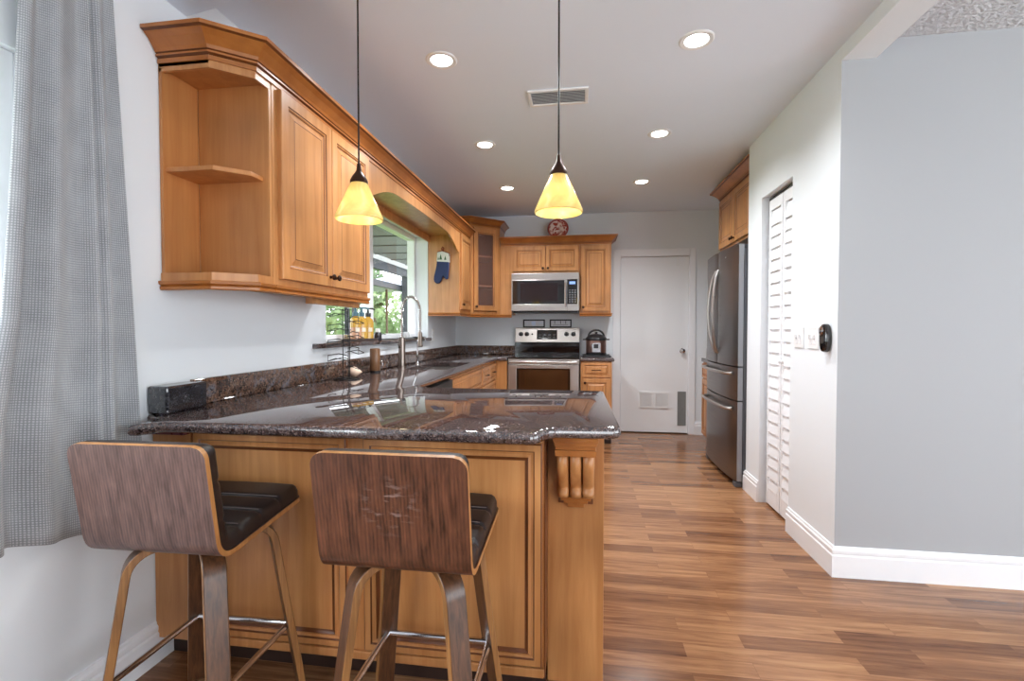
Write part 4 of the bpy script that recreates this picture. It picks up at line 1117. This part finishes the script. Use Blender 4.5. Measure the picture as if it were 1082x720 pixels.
# ledge: tray with bottles
LZ = WK[2]
bm = B(); box(bm, -.055, .055, -.17, .17, 0, .006); box(bm, -.055, -.05, -.17, .17, .006, .018); box(bm, .05, .055, -.17, .17, .006, .018); box(bm, -.05, .05, -.17, -.165, .006, .018); box(bm, -.05, .05, .165, .17, .006, .018)
tr = tag(obj('tray', bm, plain('tray', rgb(70, 58, 54), .5), bev=.002), 'dark wooden tray on the window ledge under the soap bottles', 'tray'); tr.location = (-1.572, 3.24, LZ)
AMBER = plain('amber_soap', rgb(196, 152, 62), .15, coat=.4, noise=.15, nscale=15)
PINK = plain('peach_soap', rgb(196, 146, 112), .2, coat=.4)
TEAL = plain('teal_cap', rgb(60, 96, 112), .35)
LAB = plain('paper_label', rgb(230, 220, 200), .6)
def bottle(label, liquid, pump, y, low=None):
    t = thing('soap_bottle', label, 'bottle', (-1.566, y, LZ+.0065)); t['group'] = 'soap bottles on the ledge tray'
    bm = B(); lathe(bm, [(.036, 0), (.040, .005), (.040, .085), (.039, .09)], 20, cap1=True); o = obj('bottle', bm, low or liquid, t, smooth=True)
    bm = B(); lathe(bm, [(.040, .0905), (.040, .125), (.034, .150), (.018, .162), (.016, .17)], 20); obj('shoulder', bm, liquid, t, smooth=True)
    bm = B(); lathe(bm, [(.020, .17), (.020, .196), (.010, .20), (.006, .225)], 14); cyl(bm, (0, 0, .225), (0, 0, .236), .014, 12); tube(bm, [(0, 0, .231), (.02, .03, .231), (.03, .05, .224)], .006, 8); obj('pump', bm, pump, t, smooth=True)
    bm = B()
    for k in range(4):
        a0 = math.radians(-62+k*11); a1 = math.radians(-62+(k+1)*11); r = .0405
        bm.faces.new([bm.verts.new(p) for p in ((r*math.cos(a0), r*math.sin(a0), .06), (r*math.cos(a1), r*math.sin(a1), .06), (r*math.cos(a1), r*math.sin(a1), .088), (r*math.cos(a0), r*math.sin(a0), .088))])
    obj('paper_label', bm, LAB, t)
bottle('peach bottomed soap bottle with teal cap, first on the ledge tray', AMBER, TEAL, 3.145, PINK)
bottle('yellow soap bottle with teal cap in the middle of the ledge tray', AMBER, TEAL, 3.24)
bottle('amber pump bottle with black pump, nearest the faucet on the ledge tray', AMBER, BLACK, 3.345)
t = thing('small_jar', 'small dark jar with clear lid at the end of the ledge tray', 'jar', (-1.53, 3.435, LZ))
bm = B(); lathe(bm, [(.026, 0), (.028, .004), (.028, .055), (.022, .062)], 18); obj('jar', bm, plain('dark_jar', rgb(52, 48, 56), .2, coat=.5), t, smooth=True)
bm = B(); lathe(bm, [(.018, .0625), (.018, .085), (.012, .09)], 16); obj('lid', bm, WHITEPL, t, smooth=True)
bm = B(); tube(bm, [(.02, .015, .045), (.03, .04, .05), (.035, .06, .044)], .003, 6); obj('spout', bm, BLACK, t, smooth=True)
bm = B(); lathe(bm, [(.024, 0), (.034, .006), (.038, .03), (.034, .055), (.03, .06), (.026, .055), (.03, .03), (.02, .01)], 18)
o = tag(obj('glass_jar', bm, plain('frosted_glass', rgb(190, 192, 194), .25, noise=.2, nscale=60), smooth=True), 'cloudy glass jar on the far end of the window ledge', 'jar'); o.location = (-1.575, 4.12, LZ)
t = thing('sponge_dish', 'thin grey dish on the ledge by the right window jamb', 'dish', (-1.55, 4.42, LZ))
bm = B(); lathe(bm, [(.03, 0), (.06, .006), (.07, .012), (.066, .012), (.03, .004)], 24); obj('dish', bm, GREYPL, t, smooth=True)
# outlet plates
def plate(name, label, loc, rz, w, h, gang, kind):
    t = thing(name, label, 'wall plate', loc, rz)
    bm = B(); box(bm, -w/2, w/2, -.006, -.0005, -h/2, h/2); obj('plate', bm, WHITEPL, t, bev=.003)
    for g in range(gang):
        x = (g-(gang-1)/2)*.046
        if kind == 'switch':
            bm = B(); box(bm, x-.017, x+.017, -.0075, -.0055, -.034, .034); ro = obj('bezel', bm, TRIM, t, bev=.001)
            bm = B(); box(bm, x-.006, x+.006, -.018, -.0075, -.004, .018); obj('toggle', bm, plain('toggle_white', rgb(222, 222, 222), .4) if 'toggle_white' not in MATS else MATS['toggle_white'], ro, bev=.002)
        else:
            for dz in (-.022, .022):
                bm = B(); box(bm, x-.016, x+.016, -.0075, -.0055, dz-.015, dz+.015); s_ = obj('socket', bm, TRIM, t, bev=.003)
                bm = B(); box(bm, x-.008, x-.005, -.0079, -.0074, dz-.004, dz+.006); box(bm, x+.005, x+.008, -.0079, -.0074, dz-.004, dz+.006); obj('slots', bm, BLACK, s_)
    return t
plate('light_switch', 'white double switch plate beside the louvred closet', (RW, 2.952, 1.172), -90, .118, .118, 2, 'switch')
plate('light_switch', 'white double switch plate next to the black intercom handset', (RW, 2.782, 1.172), -90, .118, .118, 2, 'switch')
plate('wall_outlet', 'white outlet on the left wall below the mitt cabinet', (LW, 4.83, 1.16), 90, .075, .118, 1, 'outlet')
# black handset on the corner
t = thing('remote_holder', 'black oval handset with silver dial on the right wall corner', 'handset', (RW, 2.62, 1.175), -90)
bm = B(); pts = []
for i in range(32):
    a = 2*math.pi*i/32; c, s = math.cos(a), math.sin(a)
    pts.append((.034*(abs(c)**.8)*(1 if c > 0 else -1), .072*(abs(s)**.85)*(1 if s > 0 else -1)))
plate_xz(bm, pts, -.035, -.0005); obj('body', bm, BLACKGLOSS, t, bev=.012, segs=4)
bm = B(); lathe(bm, [(.022, 0), (.022, .003), (.012, .006)], 20, (-.006, -.035, .036), mat=R90); obj('dial', bm, CHROME, t, smooth=True)
# oven mitt on the cabinet side
t = thing('oven_mitt', 'navy oven mitt with white tree cuff hanging on the cabinet side', 'oven mitt', (-1.385, 4.677, 0), 0)
mp_ = [(-.055, 1.905), (-.062, 1.86), (-.075, 1.80), (-.088, 1.75), (-.090, 1.715), (-.080, 1.688), (-.058, 1.676), (-.034, 1.682), (-.016, 1.702), (-.004, 1.735), (.004, 1.752), (.014, 1.742), (.030, 1.722), (.048, 1.718), (.058, 1.732), (.060, 1.77), (.066, 1.83), (.068, 1.895)]
bm = B(); plate_xz(bm, mp_, -.034, -.002); obj('mitt', bm, plain('navy_cloth', rgb(44, 54, 92), .85, noise=.2, nscale=60), t, bev=.012, segs=4)
bm = B(); plate_xz(bm, [(-.058, 1.898), (-.052, 1.99), (.0, 2.0), (.072, 1.975), (.074, 1.888)], -.037, -.001); cf = obj('cuff', bm, plain('cuff_cloth', rgb(226, 224, 220), .85, noise=.05, nscale=80), t, bev=.006, segs=3)
bm = B()
for x, z, h in ((-.015, 1.915, .055), (.032, 1.912, .042), (-.04, 1.915, .03)):
    plate_xz(bm, [(x-.014*h/.05, z), (x+.014*h/.05, z), (x, z+h)], -.0385, -.0372)
obj('tree_motif', bm, plain('tree_green', rgb(70, 104, 74), .85), cf)
bm = B(); tube(bm, [(.0, -.015, 2.0), (-.012, -.018, 2.03), (0, -.02, 2.045), (.010, -.018, 2.03), (.004, -.015, 1.995)], .006, 8); obj('hang_loop', bm, plain('rust_cloth', rgb(140, 66, 40), .8), t, smooth=True)
bm = B(); tube(bm, [(-.05, -.038, 1.992), (.0, -.04, 2.002), (.07, -.038, 1.978), (.076, -.038, 1.95)], .004, 8); obj('cuff_binding', bm, MATS['rust_cloth'], cf, smooth=True)
# framed pictures on the range back
def picture(label, x0, x1, art):
    t = thing('picture_frame', label, 'picture', ((x0+x1)/2, BW-.02, 1.2385)); w = (x1-x0)/2; h = .098
    bm = B(); b_ = .016
    box(bm, -w, w, -.012, .012, 0, b_); box(bm, -w, w, -.012, .012, h-b_, h); box(bm, -w, -w+b_, -.012, .012, b_, h-b_); box(bm, w-b_, w, -.012, .012, b_, h-b_); obj('frame', bm, BLACK, t, bev=.002)
    bm = B(); box(bm, -w+b_, w-b_, -.004, .006, b_, h-b_); pr_ = obj('print', bm, plain('print_grey', rgb(216, 216, 222), .3) if 'print_grey' not in MATS else MATS['print_grey'], t)
    bm = B()
    if art == 0:
        box(bm, -.03, .02, -.0052, -.0042, .03, .075); box(bm, -.09, -.06, -.0052, -.0042, .045, .05); box(bm, .05, .1, -.0052, -.0042, .05, .055); box(bm, -.02, .01, -.0054, -.0044, .02, .03)
        m_ = plain('print_blue', rgb(214, 226, 246), .3)
    else:
        for x in (-.07, 0, .06): box(bm, x-.004, x+.004, -.0052, -.0042, .045, .08)
        box(bm, -.09, .09, -.0052, -.0042, .03, .034)
        m_ = plain('print_dark', rgb(84, 82, 88), .3)
    obj('drawing', bm, m_, pr_)
picture('black framed print with a pale blue centre, behind the range', -.703, -.44, 0)
picture('black framed grey print with dark upright marks, behind the range', -.383, -.123, 1)
# decorative plate on top
t = thing('decorative_plate', 'red and white patterned plate standing on top of the end wall cabinets', 'plate', (-.28, 5.60, 2.265), 0)
Rt = Matrix.Rotation(math.radians(80), 3, 'X')
bm = B(); lathe(bm, [(.05, 0), (.115, .012), (.122, .016), (.118, .018), (.10, .012)], 36, (0, 0, .118), mat=Rt, cap0=True, cap1=False); obj('rim', bm, plain('plate_red', rgb(150, 62, 56), .3, noise=.3, nscale=50), t, smooth=True)
bm = B(); lathe(bm, [(.101, .0125), (.05, .006), (.002, .006)], 30, (0, 0, .118), mat=Rt, cap0=False); 
def platemat():
    m, nt, b = newmat('plate_pattern'); N = nt.nodes.new; L = nt.links.new
    tc = N('ShaderNodeTexCoord'); n = N('ShaderNodeTexNoise'); n.inputs['Scale'].default_value = 22; n.inputs['Distortion'].default_value = 1.2; L(tc.outputs['Object'], n.inputs['Vector'])
    cr = N('ShaderNodeValToRGB'); cr.color_ramp.elements[0].position = .45; cr.color_ramp.elements[0].color = rgb(168, 70, 60); cr.color_ramp.elements[1].position = .55; cr.color_ramp.elements[1].color = rgb(226, 200, 190)
    L(n.outputs['Fac'], cr.inputs[0]); L(cr.outputs[0], b.inputs['Base Color']); b.inputs['Roughness'].default_value = .25
    return m
obj('well', bm, platemat(), t, smooth=True)
bm = B(); box(bm, -.05, .05, -.03, .05, 0, .008); tube(bm, [(-.03, -.02, .008), (-.03, -.024, .02)], .004, 6); tube(bm, [(.03, -.02, .008), (.03, -.024, .02)], .004, 6); obj('easel', bm, BLACKMETAL, t)
# pressure cooker
t = thing('pressure_cooker', 'black and steel electric pressure cooker on the small counter right of the range', 'pressure cooker', (.155, 5.36, CT))
bm = B(); box(bm, -.15, .155, -.14, .14, 0, .012); box(bm, -.15, .155, -.14, -.13, .012, .022); box(bm, -.15, .155, .13, .14, .012, .022); tag(obj('tray', bm, BLACK, bev=.003), 'black tray under the pressure cooker', 'tray').location = (.155, 5.36, CT)
t.location = (.155, 5.36, CT+.0125)
bm = B(); lathe(bm, [(.105, 0), (.112, .012), (.112, .03), (.108, .034)], 32); obj('base', bm, BLACK, t, smooth=True)
bm = B(); lathe(bm, [(.108, .034), (.110, .04), (.110, .165), (.108, .17)], 32, cap0=False, cap1=False); obj('body', bm, plain('cooker_steel', rgb(124, 96, 88), .3, .8), t, smooth=True)
bm = B(); lathe(bm, [(.112, .168), (.118, .175), (.118, .19), (.108, .2), (.09, .22), (.05, .236), (.02, .24)], 32); 
for s in (-1, 1): box(bm, s*.115-.03, s*.115+.03, -.03, .03, .172, .186)
obj('lid', bm, BLACK, t, smooth=True, bev=.003)
bm = B(); pts = [(.085*math.cos(a), -.0, .208+.075*math.sin(a)) for a in [math.pi*k/12 for k in range(13)]]; tube(bm, pts, .011, 8); obj('lid_handle', bm, BLACK, t, smooth=True)
bm = B(); cyl(bm, (0, 0, .235), (0, 0, .262), .014, 12); obj('steam_valve', bm, BLACK, t)
bm = B(); box(bm, -.055, .045, -.122, -.095, .035, .145); cpn = obj('control_panel', bm, CHROME, t, bev=.01, segs=3)
bm = B(); box(bm, -.03, .02, -.1235, -.1215, .085, .13); obj('screen', bm, BLACK, cpn)
# ---------------------------------------------------------------- OUTSIDE (porch and garden through the windows)
bm = B(); box(bm, -30, -1.75, -12, 40, -.25, -.2); struct('ground', bm, LAWN, 'green garden lawn beyond the windows', 'lawn')
DKM = plain('porch_dark', rgb(25, 28, 36), .5)
bm = B(); box(bm, -3.25, -1.76, 1.8, 11, 2.42, 2.47)
for i in range(14): box(bm, -3.25, -1.76, 1.9+i*.66, 1.93+i*.66, 2.405, 2.42)
tag(obj('porch_roof', bm, plain('porch_ceiling', rgb(96, 95, 94), .8, noise=.15, nscale=12)), 'grey porch roof seen through the sink window', 'roof')
bm = B(); box(bm, -3.33, -3.25, 1.8, 11, 2.34, 2.47); tag(obj('porch_fascia', bm, plain('fascia_paint', rgb(170, 170, 168), .6)), 'white fascia board along the porch roof edge', 'fascia')
bm = B(); box(bm, -3.38, -3.305, 1.8, 11, 1.93, 2.03); tag(obj('porch_rail', bm, DKM), 'dark cross rail of the porch seen through the sink window', 'rail')
bm = B(); box(bm, -3.30, -3.24, 1.8, 11, 2.19, 2.335); tag(obj('porch_beam', bm, DKM), 'dark upper beam of the porch', 'beam')
for y, w, lb in ((8.45, .12, 'dark porch post at the right edge of the sink window'), (6.30, .05, 'thin dark porch post seen under the wall cabinet, left one'), (6.52, .05, 'thin dark porch post seen under the wall cabinet, beside the soap bottles')):
    bm = B(); box(bm, -3.30, -3.30+w, y, y+w, -.2, 2.189); tag(obj('porch_post', bm, DKM), lb, 'post', 'porch posts')
um = thing('patio_umbrella', 'pale grey patio umbrella in the garden outside', 'umbrella', (0, 0, 0))
bm = B(); cyl(bm, (-4.5, 10.6, -.2), (-4.5, 10.6, 2.16), .025); obj('pole', bm, BARK, um)
bm = B()
lathe(bm, [(.9, 0), (.5, .16), (.05, .28), (.03, .3)], 8, (-4.5, 10.6, 2.15))
obj('canopy', bm, plain('umbrella_cloth', rgb(150, 152, 160), .8), um)
def bush(label, x, y, h, r, mat, n=1500, name='garden_bush', cat='bush', trunk=False, base=0.):
    t = thing(name, label, cat, (x, y, -.2), 0, 'garden greenery beyond the porch')
    rnd = random.Random(int(abs(x*100)+abs(y*31)))
    blobs = []
    for k in range(14):
        a = rnd.uniform(0, 6.28); rr = r*rnd.uniform(.1, .7); blobs.append((rr*math.cos(a), rr*math.sin(a), base+(h-base)*rnd.uniform(.15, .92), r*rnd.uniform(.3, .5)))
    bm = B()
    for i in range(n):
        b = rnd.choice(blobs); v = Vector((rnd.gauss(0, 1), rnd.gauss(0, 1), rnd.gauss(0, 1))).normalized()*b[3]*rnd.uniform(.75, 1.05)
        c = Vector(b[:3]) + v
        if c.z < .02: c.z = abs(c.z) + .02
        u = Vector((rnd.gauss(0, 1), rnd.gauss(0, 1), rnd.gauss(0, 1))).normalized(); w = u.cross(Vector((rnd.gauss(0, 1), rnd.gauss(0, 1), rnd.gauss(0, 1)))).normalized()
        s = rnd.uniform(.07, .16) if h < 3 else rnd.uniform(.13, .27)
        bm.faces.new([bm.verts.new(p) for p in (c-u*s, c+w*s*.45, c+u*s, c-w*s*.45)])
    obj('foliage', bm, mat, t)
    bm = B(); tube(bm, [(0, 0, 0), (.05, .03, h*.4), (0, .02, h*.75)], [.09, .07, .03], 8); obj('stem', bm, BARK, t)
for i, (x, y, h, r, m, lb) in enumerate([
    (-4.6, 7.6, 2.0, .9, LEAF1, 'pale green bush beyond the porch, nearest behind the soap bottles'),
    (-6.0, 9.2, 2.6, 1.0, LEAF2, 'mid green bush beyond the porch, behind the window centre bar'),
    (-5.9, 13.0, 2.4, 1.2, LEAF1, 'bright bush in the garden seen in the right window pane'),
    (-11.5, 15.0, 6.0, 2.4, LEAF2, 'tall tree far in the garden above the porch rail'),
    (-9.5, 9.0, 5.0, 2.0, LEAF1, 'tall light green tree in the garden left of centre'),
    (-5.6, 19.5, 4.5, 2.0, LEAF1, 'far garden tree at the right edge of the window'),
    (-4.4, 5.6, 1.9, .8, LEAF1, 'light bush beyond the porch, seen through the wire rack'),
    (-7.2, 6.6, 3.6, 1.3, LEAF2, 'dense garden shrub left of the thin porch posts'),
    (-8.0, 11.8, 3.9, 1.4, LEAF2, 'dense dark shrub in the middle of the garden view'),
    (-7.4, 16.4, 3.8, 1.4, LEAF2, 'dense shrub deep in the garden by the right porch post'),
    (-5.0, .6, 2.2, 1.2, LEAF1, 'light bush outside the dining window')]):
    bush(lb, x, y, h, r, m, 2600 if h > 4 else 1600)
